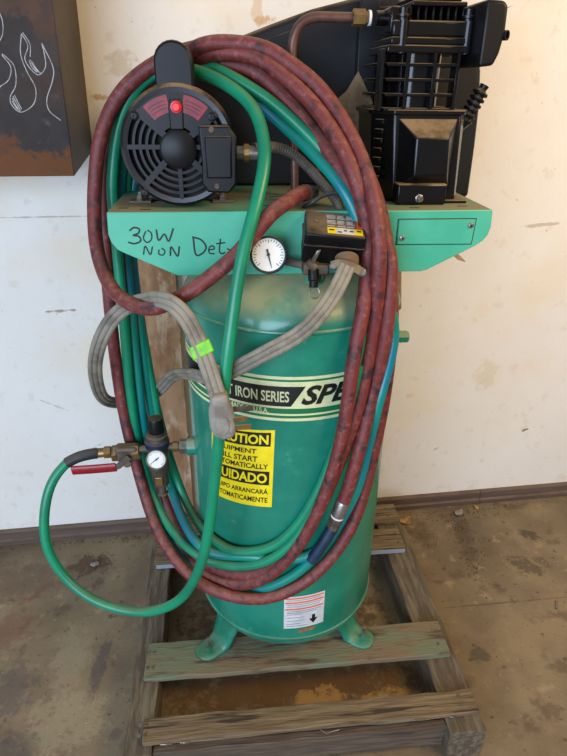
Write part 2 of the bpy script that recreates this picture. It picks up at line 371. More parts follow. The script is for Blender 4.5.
plank('plank', (-0.407, -0.4045, 0.112), (0.480, -0.3405, 0.131), M_wood, nl(-0.4045, -0.3405))
plank('plank', (-0.420, -0.230, 0.112), (0.466, -0.114, 0.131), M_wood_green, nl(-0.23, -0.114))
plank('plank', (-0.432, 0.200, 0.112), (0.460, 0.306, 0.131), M_wood, nl(0.2, 0.306))
plank('plank', (-0.430, 0.345, 0.112), (0.480, 0.440, 0.131), M_wood, nl(0.345, 0.44))
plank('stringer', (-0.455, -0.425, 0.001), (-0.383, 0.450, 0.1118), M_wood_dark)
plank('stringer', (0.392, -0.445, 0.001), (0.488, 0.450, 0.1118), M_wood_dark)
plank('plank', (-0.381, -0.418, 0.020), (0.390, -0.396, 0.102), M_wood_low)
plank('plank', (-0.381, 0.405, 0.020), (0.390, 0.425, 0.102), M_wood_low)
for (x0, y0, x1, y1) in ((0.30, -0.4078, 0.345, -0.4078), (0.40, -0.4078, 0.415, -0.4078), (-0.36, -0.4078, -0.33, -0.4078), (-0.31, -0.4078, -0.285, -0.4078)):
    MB().tube([(x0, y0, 0.121), ((x0+x1)/2, y0-0.003, 0.124), (x1, y1, 0.120)], 0.0011, 6).build('staple', M_steel, pal)
MB().box((-0.428, 0.1955, 0.113), (0.456, 0.1985, 0.129)).build('sky_tint_strip', M_skytint, pal, smooth=False)  # thin strip colouring cool sky light onto the board's front edge
MB().tube([(0.05, -0.4085, 0.122), (0.065, -0.414, 0.112), (0.10, -0.412, 0.120)], 0.0011, 6).build('staple', M_steel, pal)

# ------------------------------------------------------------------ compressor
AC = empty('air_compressor', (0, 0, 0.0), radians(-3.0))
tag(AC, 'green vertical-tank air compressor with black motor and pump on top', 'air compressor')
# --- tank
ZB, ZT = 0.28, 1.175
prof = [(0, 0.165)]+[(TR*sin(a), ZB-0.115*cos(a)) for a in [pi/2*i/14 for i in range(1, 15)]]
prof += [(TR, ZB+(ZT-ZB)*i/8) for i in range(1, 9)]
prof += [(TR*cos(a), ZT+0.12*sin(a)) for a in [pi/2*i/14 for i in range(1, 14)]]+[(0, ZT+0.12)]
tank = MB().lathe(prof, n=96).build('tank', M_tank, AC); lab(tank, 'dull green painted steel tank with dusty dome')
for z, mb_ in ((ZB, M_foot), (ZT, M_tank)):
    MB().lathe([(TR-0.001+0.0045*cos(a), z+0.0045*sin(a)) for a in [2*pi*i/10 for i in range(11)]], n=96).build('weld_bead', mb_, tank)
# ports on the tank
MB().lathe([(0, 0.02), (0.012, 0.02), (0.013, 0.018), (0.019, 0.018), (0.022, 0.012), (0.024, -0.02)], (0.03, -0.165, 1.252), (0, -0.45, 0.9), 24).build('port', M_tank, tank)
MB().lathe([(0.028, -0.03), (0.026, 0.01), (0.020, 0.014), (0, 0.014)], (0.252, 0.0, 1.052), (1, 0, 0), 24).build('port', M_tank, tank)
MB().lathe([(0.016, 0.0), (0.016, 0.03), (0.013, 0.034), (0, 0.034)], (0.266, 0.0, 1.052), (1, 0, 0), 6).build('port_plug', M_tank, tank, ang=20)
MB().cyl((0.243, 0.02, 1.26), (0.262, 0.02, 1.12), 0.022, 0.018, 16).build('side_pipe', M_dusttan, tank)
# --- feet
def foot(ang, k_=1.0):
    d = Vector((cos(ang), sin(ang), 0)); sdir = Vector((-sin(ang), cos(ang), 0))
    prof = [(0.185, 0.262, 0.050), (0.212, 0.235, 0.048), (0.228, 0.20, 0.044), (0.240, 0.168, 0.040), (0.250, 0.148, 0.036), (0.262, 0.139, 0.034), (0.285, 0.137, 0.033), (0.305, 0.137, 0.029), (0.318, 0.137, 0.020), (0.323, 0.137, 0.008)]
    prof_rel = [(-1, -0.010), (-0.86, -0.001), (-0.5, 0.0), (0, 0.001), (0.5, 0.0), (0.86, -0.001), (1, -0.010)]
    prof = [(r*k_, z, hw*1.12) for (r, z, hw) in prof]
    vs = []
    for (r, z, hw) in prof:
        for (u, dz) in prof_rel:
            k = dz if z > 0.1375 else max(dz, -0.005)
            vs.append(d*(r+(k*0.9 if z > 0.145 else 0))+sdir*(u*hw)+Vector((0, 0, z+(k if z < 0.16 else k*0.3))))
    n = len(prof_rel)
    b = MB().add(vs, [(k*n+i, k*n+i+1, (k+1)*n+i+1, (k+1)*n+i) for k in range(len(prof)-1) for i in range(n-1)])
    o = b.build('foot', M_foot, AC, ang=60)
    sm = o.modifiers.new('solid', 'SOLIDIFY'); sm.thickness = 0.005; sm.offset = -1
    p = d*0.288*k_
    bo = MB().cyl(p+Vector((0, 0, 0.132)), p+Vector((0, 0, 0.180)), 0.0055, n=10)
    bo.build('bolt', M_steel, o)
    MB().lathe([(0.013, 0), (0.013, 0.002), (0.0085, 0.0025), (0.0085, 0.009), (0, 0.0095)], p+Vector((0, 0, 0.138)), (0, 0, 1), 12).build('nut', M_foot, o)
foot(radians(-147)); foot(radians(-35), 0.94); foot(radians(90))
# --- decals
dec = empty('brand_decal'); dec.parent = AC; lab(dec, 'cream, green and black striped lettering band')
def band(z0, z1, mt, t0=-1.75, t1=1.75, off=0.0006, name='stripe', slant=0.0):
    return patch(MB(), on_tank(off), [(t0, z0), (t1-slant, z0), (t1, z1), (t0, z1)], 64, 6 if slant else 1).build(name, mt, dec)
band(1.072, 1.079, M_cream); band(1.067, 1.072, M_decalgrn); band(1.003, 1.067, M_cream)
band(1.0085, 1.056, M_decalblk, -1.75, 0.035, 0.0011, 'black_field', slant=0.12)
band(0.990, 1.003, M_decalgrn); band(0.9855, 0.990, M_cream); band(0.979, 0.9855, M_decalgrn); band(0.972, 0.979, M_cream)
lettering('lettering', 'CAST IRON SERIES', on_tank(0.0018), -0.80, -0.10, 1.019, 1.045, M_cream, dec, bold=0.02)
lettering('lettering', 'MADE IN U.S.A.', on_tank(0.0016), -0.63, -0.27, 0.9905, 1.0025, M_cream, dec, bold=0.02)
lettering('lettering', 'SPEEDAIRE', on_tank(0.0018), 0.0, 1.32, 1.012, 1.058, M_decalblk, dec, shear=0.35, bold=0.035)
# caution sticker
cs = empty('caution_sticker'); cs.parent = AC; lab(cs, 'yellow caution sticker with black lettering')
TL, TRc, BL, BR = (-0.86, 0.926), (-0.215, 0.948), (-0.93, 0.713), (-0.243, 0.734)
def on_stk(off):
    f = on_tank(off)
    def g(u, v):   # u across, v down
        a = [TL[k]*(1-u)*(1-v)+TRc[k]*u*(1-v)+BR[k]*u*v+BL[k]*(1-u)*v for k in (0, 1)]
        return f(*a)
    return g
patch(MB(), on_stk(0.0007), [(0, 1), (1, 1), (1, 0), (0, 0)], 16, 3).build('sticker_sheet', M_yellow, cs)
for (v0, v1, word) in ((0.03, 0.20, 'CAUTION'), (0.52, 0.70, 'CUIDADO')):
    patch(MB(), on_stk(0.0012), [(0.05, v1), (0.95, v1), (0.95, v0), (0.05, v0)], 12, 1).build('black_field', M_ink, cs)
    lettering('lettering', word, on_stk(0.0017), 0.09, 0.92, v1-0.025, v0+0.025, M_yellow, cs, bold=0.03)
for (v0, v1, u0, u1, word) in ((0.235, 0.305, 0.08, 0.76, 'EQUIPMENT'), (0.33, 0.40, 0.10, 0.78, 'WILL START'), (0.425, 0.49, 0.06, 0.93, 'AUTOMATICALLY'),
                               (0.745, 0.835, 0.05, 0.94, 'EQUIPO ARRANCARÁ'), (0.87, 0.94, 0.05, 0.94, 'AUTOMATICAMENTE')):
    lettering('lettering', word, on_stk(0.0013), u0, u1, v1, v0, M_ink, cs, bold=0.018)
# small white instruction sticker
ws = empty('instruction_sticker'); ws.parent = AC; lab(ws, 'small white instruction sticker with orange stripes and arrow')
S0 = on_tank(0.0007); S1 = on_tank(0.0012)
def stk2(f, u, v): return f(-0.114+(0.429)*u, 0.322+0.118*v+0.004*u)
patch(MB(), lambda u, v: stk2(S0, u, v), [(0, 0), (1, 0), (1, 1), (0, 1)], 12, 1).build('sticker_sheet', M_stk, ws)
for v in (0.94, 0.81, 0.61):
    patch(MB(), lambda u, v: stk2(S1, u, v), [(0.03, v-0.02), (0.97, v-0.02), (0.97, v+0.02), (0.03, v+0.02)], 12, 1).build('orange_stripe', M_orange, ws)
for v, u1 in ((0.88, 0.9), (0.75, 0.92), (0.69, 0.88), (0.54, 0.92), (0.49, 0.8), (0.44, 0.45), (0.34, 0.5), (0.24, 0.5), (0.14, 0.4), (0.07, 0.6)):
    patch(MB(), lambda u, v: stk2(S1, u, v), [(0.07, v-0.008), (u1, v-0.008), (u1, v+0.008), (0.07, v+0.008)], 10, 1).build('print_line', M_grayprint, ws)
MB().add([stk2(S1, u, v) for u, v in ((0.62, 0.24), (0.73, 0.08), (0.84, 0.24), (0.77, 0.24), (0.77, 0.36), (0.69, 0.36), (0.69, 0.24))], [(0, 1, 2, 3, 6), (3, 4, 5, 6)]).build('arrow_mark', M_ink, ws, smooth=False)
patch(MB(), lambda u, v: stk2(S0, u, v), [(0.32, -0.17), (0.72, -0.15), (0.82, -0.04), (0.40, -0.05)], 8, 2).build('rust_spot', M_rustspot, ws)

# --- platform
PY = -0.16
plat = empty('mounting_platform'); plat.parent = AC; lab(plat, 'light green sheet-metal platform with dusty top')
def skirt_poly(): return [(-0.370, 1.392), (-0.372, 1.352), (-0.368, 1.336), (-0.358, 1.322), (-0.343, 1.314), (-0.247, 1.269), (-0.235, 1.2675), (0.255, 1.2695), (0.268, 1.2725), (0.320, 1.299), (0.364, 1.3215), (0.379, 1.332), (0.388, 1.345), (0.391, 1.360), (0.389, 1.392)]
MB().prism(skirt_poly(), PY, PY+0.004).build('front_skirt', M_plat, plat, bevel=0.0012, seg=1)
MB().prism(skirt_poly(), 0.216, 0.220).build('rear_skirt', M_plat, plat, bevel=0.0012, seg=1)
MB().box((-0.370, PY, 1.389), (0.389, 0.220, 1.394)).build('top_plate', M_plat, plat, bevel=0.0022, seg=2)
for (x, y) in ((-0.345, -0.12), (-0.30, -0.135), (0.235, -0.135), (0.34, -0.12), (-0.345, 0.1), (-0.06, -0.10), (-0.04, 0.0)):
    MB().box((x-0.010, y-0.003, 1.3935), (x+0.010, y+0.003, 1.3943)).build('slot', M_dark, plat, smooth=False)
np_ = MB().prism([(0.198, 1.376), (0.199, 1.3275), (0.354, 1.3265), (0.356, 1.376)], PY-0.0022, PY-0.0004).build('nameplate', M_plat, plat, bevel=0.001, seg=1)
for (x0, z0, x1, z1) in ((0.197, 1.3772, 0.357, 1.3772), (0.197, 1.3265, 0.355, 1.3255), (0.197, 1.3265, 0.197, 1.377), (0.355, 1.3255, 0.357, 1.377)):
    MB().tube([(x0, PY-0.0005, z0), (x1, PY-0.0005, z1)], 0.0008, 6).build('plate_edge', M_dark, np_)
for (x, z) in ((0.208, 1.340), (0.347, 1.364)):
    MB().lathe([(0.006, 0), (0.0055, 0.002), (0.003, 0.003), (0, 0.003)], (x, PY-0.002, z), (0, -1, 0), 12).build('rivet', M_steel, np_)
    MB().cyl((x, PY-0.0045, z), (x, PY-0.0052, z), 0.0022, n=8).build('rivet_core', M_dark, plat)
hw = {
 '3': [(-0.331,1.359),(-0.322,1.365),(-0.312,1.362),(-0.315,1.354),(-0.325,1.350),(-0.314,1.348),(-0.312,1.339),(-0.324,1.334),(-0.336,1.337)],
 '0': [(-0.300,1.358),(-0.306,1.345),(-0.300,1.336),(-0.291,1.342),(-0.290,1.354),(-0.297,1.360)],
 'W': [(-0.280,1.361),(-0.277,1.340),(-0.265,1.352),(-0.258,1.338),(-0.247,1.363)],
 'N': [(-0.309,1.312),(-0.304,1.329),(-0.296,1.312),(-0.290,1.328)],
 'O': [(-0.278,1.322),(-0.279,1.313),(-0.271,1.311),(-0.267,1.319),(-0.273,1.325)],
 'N2': [(-0.257,1.309),(-0.254,1.327),(-0.243,1.308),(-0.238,1.328)],
 'D': [(-0.210,1.345),(-0.207,1.311),(-0.193,1.314),(-0.186,1.326),(-0.195,1.340),(-0.212,1.346)],
 'e': [(-0.181,1.320),(-0.170,1.322),(-0.173,1.328),(-0.180,1.324),(-0.180,1.314),(-0.170,1.312)],
 't': [(-0.157,1.342),(-0.160,1.318),(-0.155,1.312),(-0.149,1.315)], 'tb': [(-0.166,1.332),(-0.148,1.334)],
 'w1': [(-0.145,1.322),(-0.137,1.318)], 'w2': [(-0.133,1.324),(-0.120,1.318),(-0.112,1.322)],
}
for k, pts in hw.items():
    MB().ribbon(spline([(x, PY-0.0002, z) for x, z in pts], 5), 0.0034 if k in ('3', 'W', 'N2', 'D') else 0.0028, (0, -1, 0)).build('handwriting', M_ink, plat, smooth=False)
MB().add([(0.330, -0.10, 1.298), (0.350, -0.10, 1.292), (0.366, -0.12, 1.276), (0.350, -0.115, 1.280), (0.330, -0.098, 1.300), (0.350, -0.098, 1.294), (0.366, -0.118, 1.278), (0.350, -0.113, 1.282)], [(0,1,2,3),(4,5,6,7),(0,1,5,4),(1,2,6,5),(2,3,7,6),(3,0,4,7)]).build('bent_tab', M_dusttan, plat, smooth=False)

# --- motor
mo = empty('motor'); mo.parent = AC; mo.location = (0, 0, -0.0085); lab(mo, 'round black electric motor with vented end bell and red button')
MX, MZ, MR, MY = -0.229, 1.515, 0.104, -0.13
def mp(r, a, y): return (MX+r*cos(a), y, MZ+r*sin(a))
MB().lathe([(0, -0.02), (0.099, -0.02), (0.099, -0.26), (0.090, -0.275), (0, -0.275)], (MX, MY, MZ), (0, -1, 0), 64).build('shell', M_black, mo)
MB().lathe([(0.0925, 0.0), (0.1010, 0.001), (0.107, -0.006), (0.107, -0.034), (0.097, -0.036), (0.0925, -0.030), (0.0925, 0.0)], (MX, MY, MZ), (0, -1, 0), 72).build('end_bell_ring', M_black, mo)
MB().cyl((MX, MY+0.017, MZ), (MX, MY+0.019, MZ), 0.094, n=48).build('vent_backing', M_dark, mo)
hub = MB().lathe([(0, 0.004), (0.030, 0.004), (0.0345, 0.001), (0.0355, -0.012), (0, -0.012)], (MX, MY, MZ-0.004), (0, -1, 0), 40).build('hub', M_plastic, mo)
def sector(b, r0, r1, a0, a1, y0, y1, n=12):
    vs = []
    for i in range(n+1):
        a = radians(a0+(a1-a0)*i/n)
        vs += [mp(r0, a, y0), mp(r1, a, y0), mp(r1, a, y1), mp(r0, a, y1)]
    b.add(vs, [(k*4+i, k*4+(i+1) % 4, (k+1)*4+(i+1) % 4, (k+1)*4+i) for k in range(n) for i in range(4)]+[(0, 1, 2, 3), (n*4, n*4+1, n*4+2, n*4+3)])
    return b
for r in (0.044, 0.056, 0.068, 0.080):
    sector(MB(), r, r+0.0048, 140, 400, MY+0.001, MY+0.012, 48).build('vent_ring', M_plastic, mo, ang=50)
for a in (140, 180, 225, 270, 315, 0, 38):
    ca, sa = cos(radians(a)), sin(radians(a)); w2 = 0.0055 if a in (225, 38, 140, 315) else 0.004
    M = Matrix.Translation((MX, 0, MZ)) @ Matrix.Rotation(-radians(a), 4, 'Y')
    MB().box((0.030, MY-0.0005, -w2), (0.094, MY+0.014, w2), M).build('spoke', M_plastic, mo, smooth=False)
sector(MB(), 0.036, 0.0935, 40, 140, MY, MY+0.012, 28).build('label_panel', M_plastic, mo, ang=50)
for (a0, a1) in ((100, 131), (49, 80)):
    sector(MB(), 0.060, 0.0895, a0, a1, MY-0.0012, MY+0.001, 10).build('red_label', M_redlab, mo, smooth=False)
    for r in (0.068, 0.074, 0.080):
        sector(MB(), r, r+0.0013, a0+4, a1-4, MY-0.0017, MY, 6).build('label_print', M_ink, mo, smooth=False)
MB().prism([(MX-0.012, 1.545), (MX+0.012, 1.545), (MX+0.0135, 1.585), (MX+0.009, 1.597), (MX-0.009, 1.597), (MX-0.0135, 1.585)], MY-0.003, MY+0.004).build('button_housing', M_plastic, mo, bevel=0.002)
MB().lathe([(0.010, 0), (0.010, 0.003), (0.0075, 0.0035), (0.0075, 0.009), (0.006, 0.0105), (0, 0.0105)], (MX+0.001, MY-0.002, 1.583), (0, -1, 0), 20).build('reset_button', M_redbtn, mo)
for (x, z) in ((-0.304, 1.568), (-0.164, 1.567), (-0.298, 1.433)):
    MB().lathe([(0.0085, 0), (0.0085, 0.005), (0.006, 0.0065), (0.0035, 0.0065), (0.0035, 0.003), (0, 0.003)], (x, MY+0.002, z), (0, -1, 0), 6).build('screw', M_plastic, mo)
# wiring cover on the right half of the bell
cv = MB().prism([(-0.190, 1.553), (-0.134, 1.553), (-0.120, 1.535), (-0.122, 1.452), (-0.136, 1.434), (-0.178, 1.436), (-0.188, 1.452), (-0.186, 1.49)], MY-0.018, MY+0.02).build('wiring_cover', M_plastic, mo, bevel=0.004, seg=3)
MB().prism([(-0.179, 1.536), (-0.130, 1.536), (-0.131, 1.462), (-0.178, 1.462)], MY-0.023, MY-0.016).build('wiring_lid', M_plastic, mo, bevel=0.003, seg=2)
for (x, z) in ((-0.166, 1.546), (-0.160, 1.447)):
    MB().lathe([(0.006, 0), (0.006, 0.002), (0.004, 0.004), (0, 0.004)], (x, MY-0.018, z), (0, -1, 0), 12).build('screw', M_dull, mo)
# capacitor hump
cp = [(-0.263, 1.600), (-0.263, 1.654)]+[(-0.2285-0.0345*cos(radians(a)), 1.655+0.034*sin(radians(a))) for a in range(0, 181, 15)]+[(-0.194, 1.654), (-0.194, 1.600)]
MB().prism(cp, MY+0.006, MY+0.075).build('capacitor_cover', M_plastic, mo, bevel=0.005, seg=3)
MB().prism([(-0.262, 1.598), (-0.262, 1.612), (-0.185, 1.612), (-0.185, 1.598)], MY+0.004, MY+0.08).build('capacitor_base', M_dusttan, mo, bevel=0.003)
MB().hexa([(-0.318, -0.05, 1.4028), (-0.140, -0.05, 1.4028), (-0.140, 0.11, 1.4028), (-0.318, 0.11, 1.4028)], [(-0.275, -0.05, 1.43), (-0.185, -0.05, 1.43), (-0.185, 0.11, 1.43), (-0.275, 0.11, 1.43)]).build('motor_foot', M_black, mo, bevel=0.003)
for (x, y) in ((-0.318, -0.06), (-0.150, -0.06)):
    MB().box((x-0.022, y-0.014, 1.4028), (x+0.022, y+0.014, 1.4075)).build('foot_tab', M_dull, mo, bevel=0.001)
    MB().lathe([(0.011, 0), (0.011, 0.002), (0.0085, 0.0025), (0.0085, 0.010), (0.005, 0.0105), (0.005, 0.016), (0, 0.0165)], (x, y, 1.4075), (0, 0, 1), 6).build('bolt', M_dull, mo)
MB().cyl((-0.130, -0.088, 1.501), (-0.106, -0.088, 1.501), 0.0125, n=8).build('conduit_nut', M_steel, mo, ang=20)
MB().cyl((-0.106, -0.088, 1.501), (-0.096, -0.088, 1.501), 0.0165, n=10).build('conduit_nut', M_brass, mo, ang=20)
MB().cyl((-0.096, -0.088, 1.501), (-0.078, -0.088, 1.501), 0.0135, n=16).build('conduit_collar', M_steel, mo)
# --- flexible conduit and jumper wire
cpts = relax(spline([(-0.085, -0.088, 1.501), (-0.055, -0.075, 1.503), (-0.015, -0.055, 1.492), (0.02, -0.055, 1.467), (0.05, -0.08, 1.437), (0.078, -0.12, 1.405), (0.085, -0.145, 1.375)], 10), 2)
cmb = MB(); N = len(cpts)
T = [(cpts[min(i+1, N-1)]-cpts[max(i-1, 0)]).normalized() for i in range(N)]
fine = spline(cpts, 3)
vsn = []; n = 14; fr = Vector((0, 0, 1))
for i, p in enumerate(fine):
    t = (fine[min(i+1, len(fine)-1)]-fine[max(i-1, 0)]).normalized(); a = (fr-t*fr.dot(t)).normalized(); fr = a; b_ = t.cross(a)
    r = 0.0105 if i % 4 < 2 else 0.0094
    vsn += [p+(a*cos(2*pi*k/n)+b_*sin(2*pi*k/n))*r for k in range(n)]
cmb.add(vsn, [(k*n+i, k*n+(i+1) % n, (k+1)*n+(i+1) % n, (k+1)*n+i) for k in range(len(fine)-1) for i in range(n)])
lab(cmb.build('conduit', M_conduit, AC), 'ribbed grey flexible conduit')
MB().tube(spline([(0.010, -0.12, 1.392), (0.021, -0.15, 1.407), (0.047, -0.15, 1.422), (0.076, -0.15, 1.426), (0.094, -0.155, 1.415), (0.096, -0.155, 1.395)], 8), 0.0042, 10).build('jumper_wire', M_blackrub, AC)

# --- pump
pu = empty('pump'); pu.parent = AC; pu.location = (0.008, 0, 0); lab(pu, 'black finned compressor pump with dusty crankcase cover')
plan = [(0.148, -0.030), (0.186, -0.072), (0.322, -0.072), (0.338, -0.045), (0.338, 0.10), (0.148, 0.10)]
plan_b = [(0.160, -0.020), (0.196, -0.074), (0.330, -0.074), (0.344, -0.045), (0.344, 0.10), (0.160, 0.10)]
b = MB(); k = len(plan)
b.add([(x, y, 1.394) for x, y in plan_b]+[(x, y, 1.565) for x, y in plan], [(i, (i+1) % k, k+(i+1) % k, k+i) for i in range(k)]+[tuple(range(k)), tuple(range(k, 2*k))])
b.build('crankcase', M_black, pu, bevel=0.004, seg=3)
MB().prism([(0.142, -0.034), (0.184, -0.078), (0.326, -0.078), (0.343, -0.046), (0.343, 0.10), (0.142, 0.10)], 1.562, 1.571, 'xy').build('crankcase_flange', M_black, pu, bevel=0.002)
MB().hexa([(0.200, -0.072, 1.415), (0.316, -0.072, 1.415), (0.316, -0.072, 1.556), (0.194, -0.072, 1.556)], [(0.226, -0.112, 1.452), (0.294, -0.112, 1.452), (0.288, -0.112, 1.522), (0.224, -0.112, 1.522)]).build('crankcase_cover', M_black, pu, bevel=0.003, seg=3)
MB().box((0.196, -0.108, 1.394), (0.300, -0.060, 1.436)).build('mounting_foot', M_black, pu, bevel=0.004)
MB().box((0.290, -0.090, 1.394), (0.352, -0.020, 1.400)).build('foot_tab', M_black, pu, bevel=0.001)
MB().lathe([(0.009, 0), (0.009, 0.002), (0.0065, 0.003), (0.0065, 0.010), (0, 0.0105)], (0.243, -0.108, 1.408), (0, -1, 0), 6).build('bolt', M_steel, pu)
for i in range(7):
    z = 1.548-0.018*i
    M = Matrix.Translation((0.163, -0.0475, z)) @ Matrix.Rotation(radians(-47.8), 4, 'Z')
    MB().box((-0.010, -0.004, -0.005), (0.010, 0.002, 0.005), M).build('side_rib', M_black, pu, bevel=0.001, seg=1)
MB().cyl((0.232, 0.005, 1.565), (0.232, 0.005, 1.69), 0.058, n=40).build('cylinder_barrel', M_gloss, pu)
for i, z in enumerate((1.571, 1.597, 1.623, 1.649)):
    MB().prism([(0.150, -0.03), (0.165, -0.066), (0.300, -0.066), (0.316, -0.03), (0.316, 0.08), (0.150, 0.08)], z-0.003, z+0.003, 'xy').build('cooling_fin', M_black, pu, bevel=0.001, seg=1)
for x in (0.154, 0.203, 0.257, 0.303):
    MB().box((x-0.0035, -0.069, 1.568), (x+0.0035, -0.035, 1.675)).build('vertical_rib', M_black, pu, bevel=0.001, seg=1)
MB().box((0.160, -0.070, 1.668), (0.318, 0.085, 1.682)).build('valve_plate', M_black, pu, bevel=0.003)
MB().box((0.166, -0.068, 1.682), (0.322, 0.085, 1.695)).build('valve_plate', M_black, pu, bevel=0.003)
MB().box((0.168, -0.066, 1.695), (0.325, 0.085, 1.722)).build('cylinder_head', M_black, pu, bevel=0.004)
for i in range(8):
    x = 0.205+0.0145*i
    MB().box((x-0.0022, -0.05, 1.72), (x+0.0022, 0.08, 1.752)).build('head_fin', M_black, pu, bevel=0.0008, seg=1)
MB().box((0.203, -0.062, 1.745), (0.308, 0.08, 1.753)).build('head_cap', M_black, pu, bevel=0.002)
MB().prism([(0.205, 1.756), (0.31, 1.756), (0.30, 1.80), (0.22, 1.80)], -0.03, 0.07).build('intake_cover', M_black, pu, bevel=0.005)
for (x, y) in ((0.190, -0.052), (0.316, -0.052), (0.190, 0.06), (0.316, 0.06)):
    MB().lathe([(0.012, 0), (0.012, 0.006), (0.015, 0.007), (0.015, 0.011), (0.0105, 0.012), (0.0105, 0.022), (0, 0.0225)], (x, y, 1.720), (0, 0, 1), 12).build('head_bolt', M_black, pu)
    MB().cyl((x, y-0.006, 1.668), (x, y-0.006, 1.722), 0.012, n=12).build('bolt_boss', M_black, pu)
MB().cyl((0.150, 0.0, 1.729), (0.195, 0.0, 1.729), 0.013, n=14).build('outlet_boss', M_black, pu)
MB().box((0.165, -0.055, 1.700), (0.185, 0.03, 1.745)).build('outlet_block', M_black, pu, bevel=0.004)
fb = MB().prism([(0.324, 1.645), (0.352, 1.648), (0.360, 1.668), (0.365, 1.70), (0.363, 1.742), (0.355, 1.750), (0.322, 1.752)], -0.118, 0.0).build('air_filter', M_plastic, pu, bevel=0.006, seg=3)
MB().lathe([(0.0085, -0.01), (0.0085, 0.010), (0.006, 0.010), (0.006, 0.002), (0, 0.002)], (0.364, -0.108, 1.697), (0.6, -0.8, 0), 16).build('filter_nub', M_plastic, pu)
MB().cyl((0.318, -0.04, 1.712), (0.338, -0.04, 1.712), 0.02, n=16).build('filter_neck', M_black, pu)
d = Vector((0.389, 0.0, 1.612))-Vector((0.358, 0.0, 1.548)); prof = []
for i in range(6):
    h = i*0.0115
    prof += [(0.011, h), (0.0165, h+0.002), (0.0165, h+0.006), (0.011, h+0.008)]
prof = [(0, 0)]+prof+[(0.008, 0.070), (0.010, 0.078), (0, 0.078)]
MB().lathe(prof, (0.356, 0.0, 1.545), d, 16).build('breather', M_plastic, pu)
MB().cyl((0.335, 0.0, 1.53), (0.360, 0.0, 1.552), 0.015, n=12).build('breather_neck', M_black, pu)
# --- belt guard
gd = empty('belt_guard'); gd.parent = AC; lab(gd, 'large black plastic belt guard behind motor and pump')
gp = [(-0.30, 1.398), (-0.325, 1.46), (-0.325, 1.54), (-0.295, 1.61), (-0.235, 1.655), (-0.17, 1.682), (-0.103, 1.704), (-0.036, 1.728), (0.052, 1.757), (0.14, 1.778), (0.20, 1.79), (0.28, 1.795), (0.35, 1.78), (0.40, 1.745), (0.43, 1.70), (0.448, 1.645), (0.458, 1.57), (0.462, 1.48), (0.464, 1.362), (0.395, 1.362), (0.393, 1.398)]
MB().prism(gp, 0.15, 0.26).build('guard_shell', M_guard, gd, bevel=0.012, seg=3)
gi = [(x*0.92+0.005, 1.398+(z-1.398)*0.93) for x, z in gp]
MB().prism(gi, 0.142, 0.152).build('guard_face', M_guard, gd, bevel=0.003)
MB().box((0.150, 0.115, 1.396), (0.192, 0.145, 1.775)).build('guard_post', M_guard, gd, bevel=0.003)
MB().prism([(0.05, 1.50), (0.09, 1.57), (0.128, 1.600), (0.152, 1.640), (0.190, 1.578), (0.176, 1.512), (0.15, 1.44), (0.07, 1.43)], 0.104, 0.113).build('dusty_plate', M_dusttan, gd, bevel=0.001)
MB().prism([(0.395, 1.752), (0.44, 1.757), (0.475, 1.766), (0.43, 1.748)], 0.10, 0.104).build('guard_clip', M_dusttan, gd)
MB().box((0.17, 0.18, 1.79), (0.20, 0.21, 1.80)).build('guard_clip', M_black, gd, bevel=0.002)
# --- discharge tube
dp = empty('discharge_pipe'); dp.parent = AC; lab(dp, 'brown bent metal tube with brass nut')
MB().tube(relax(spline([(0.118, 0, 1.729), (0.07, 0, 1.729), (0.035, 0, 1.728), (0.010, 0, 1.716), (-0.003, 0, 1.69), (-0.005, 0, 1.65), (-0.003, 0.0, 1.55), (0.004, 0, 1.46), (0.006, 0, 1.395)], 8), 2), 0.0092, 14).build('tube', M_copper, dp)
MB().cyl((0.112, 0, 1.729), (0.136, 0, 1.729), 0.0155, n=6).build('hex_nut', M_brass, dp, ang=20)
MB().cyl((0.136, 0, 1.729), (0.143, 0, 1.729), 0.012, n=6).build('hex_nut', M_brass, dp, ang=20)
MB().cyl((0.143, 0, 1.729), (0.1475, 0, 1.729), 0.0135, n=16).build('thread_seal', M_white, dp)
MB().lathe([(0.016, 0), (0.016, 0.012), (0.010, 0.014)], (0.006, 0, 1.394), (0, 0, 1), 6).build('hex_nut', M_dull, dp, ang=20)

# --- pressure switch (own tilted frame; built in the compressor frame through matrix S)
sw = empty('pressure_switch'); sw.parent = AC; lab(sw, 'black tilted pressure switch box with printed lid label')
S = Matrix.Translation((0.063, -0.199, 1.377)) @ Matrix.Rotation(radians(-3), 4, 'Z') @ Matrix.Rotation(radians(5), 4, 'Y') @ Matrix.Rotation(radians(23), 4, 'X')
def SP(u, v, h=0.0008): return tuple(S @ Vector((u, v, h)))
MB().box((-0.0575, -0.038, -0.068), (0.0575, 0.038, 0), S).build('cover', M_plastic, sw, bevel=0.004, seg=3)
MB().box((-0.060, -0.041, -0.0285), (0.060, 0.041, -0.024), S).build('cover_lip', M_plastic, sw, bevel=0.0015)
MB().add([SP(*p) for p in ((-0.052, -0.033), (0.053, -0.033), (0.053, 0.033), (-0.052, 0.033))], [(0,1,2,3)]).build('lid_panel', M_dull, sw, smooth=False)
def rect(u0, v0, u1, v1, mt, name, h=0.0012): MB().add([SP(u0, v0, h), SP(u1, v0, h), SP(u1, v1, h), SP(u0, v1, h)], [(0,1,2,3)]).build(name, mt, sw, smooth=False)
rect(-0.0505, -0.0315, -0.019, 0.0315, M_plastic, 'label_field')
rect(-0.016, -0.0315, 0.0515, -0.013, M_yellow, 'yellow_label'); rect(0.000, -0.0305, 0.036, -0.0145, M_stk, 'white_label', 0.0015)
rect(0.0405, -0.0115, 0.0515, 0.030, M_orange, 'orange_label')
lettering('lettering', 'WARNING', lambda u, v: SP(0.0435+0.0055*v, 0.026-0.032*u, 0.0016), 0, 1, 0, 1, M_ink, sw)
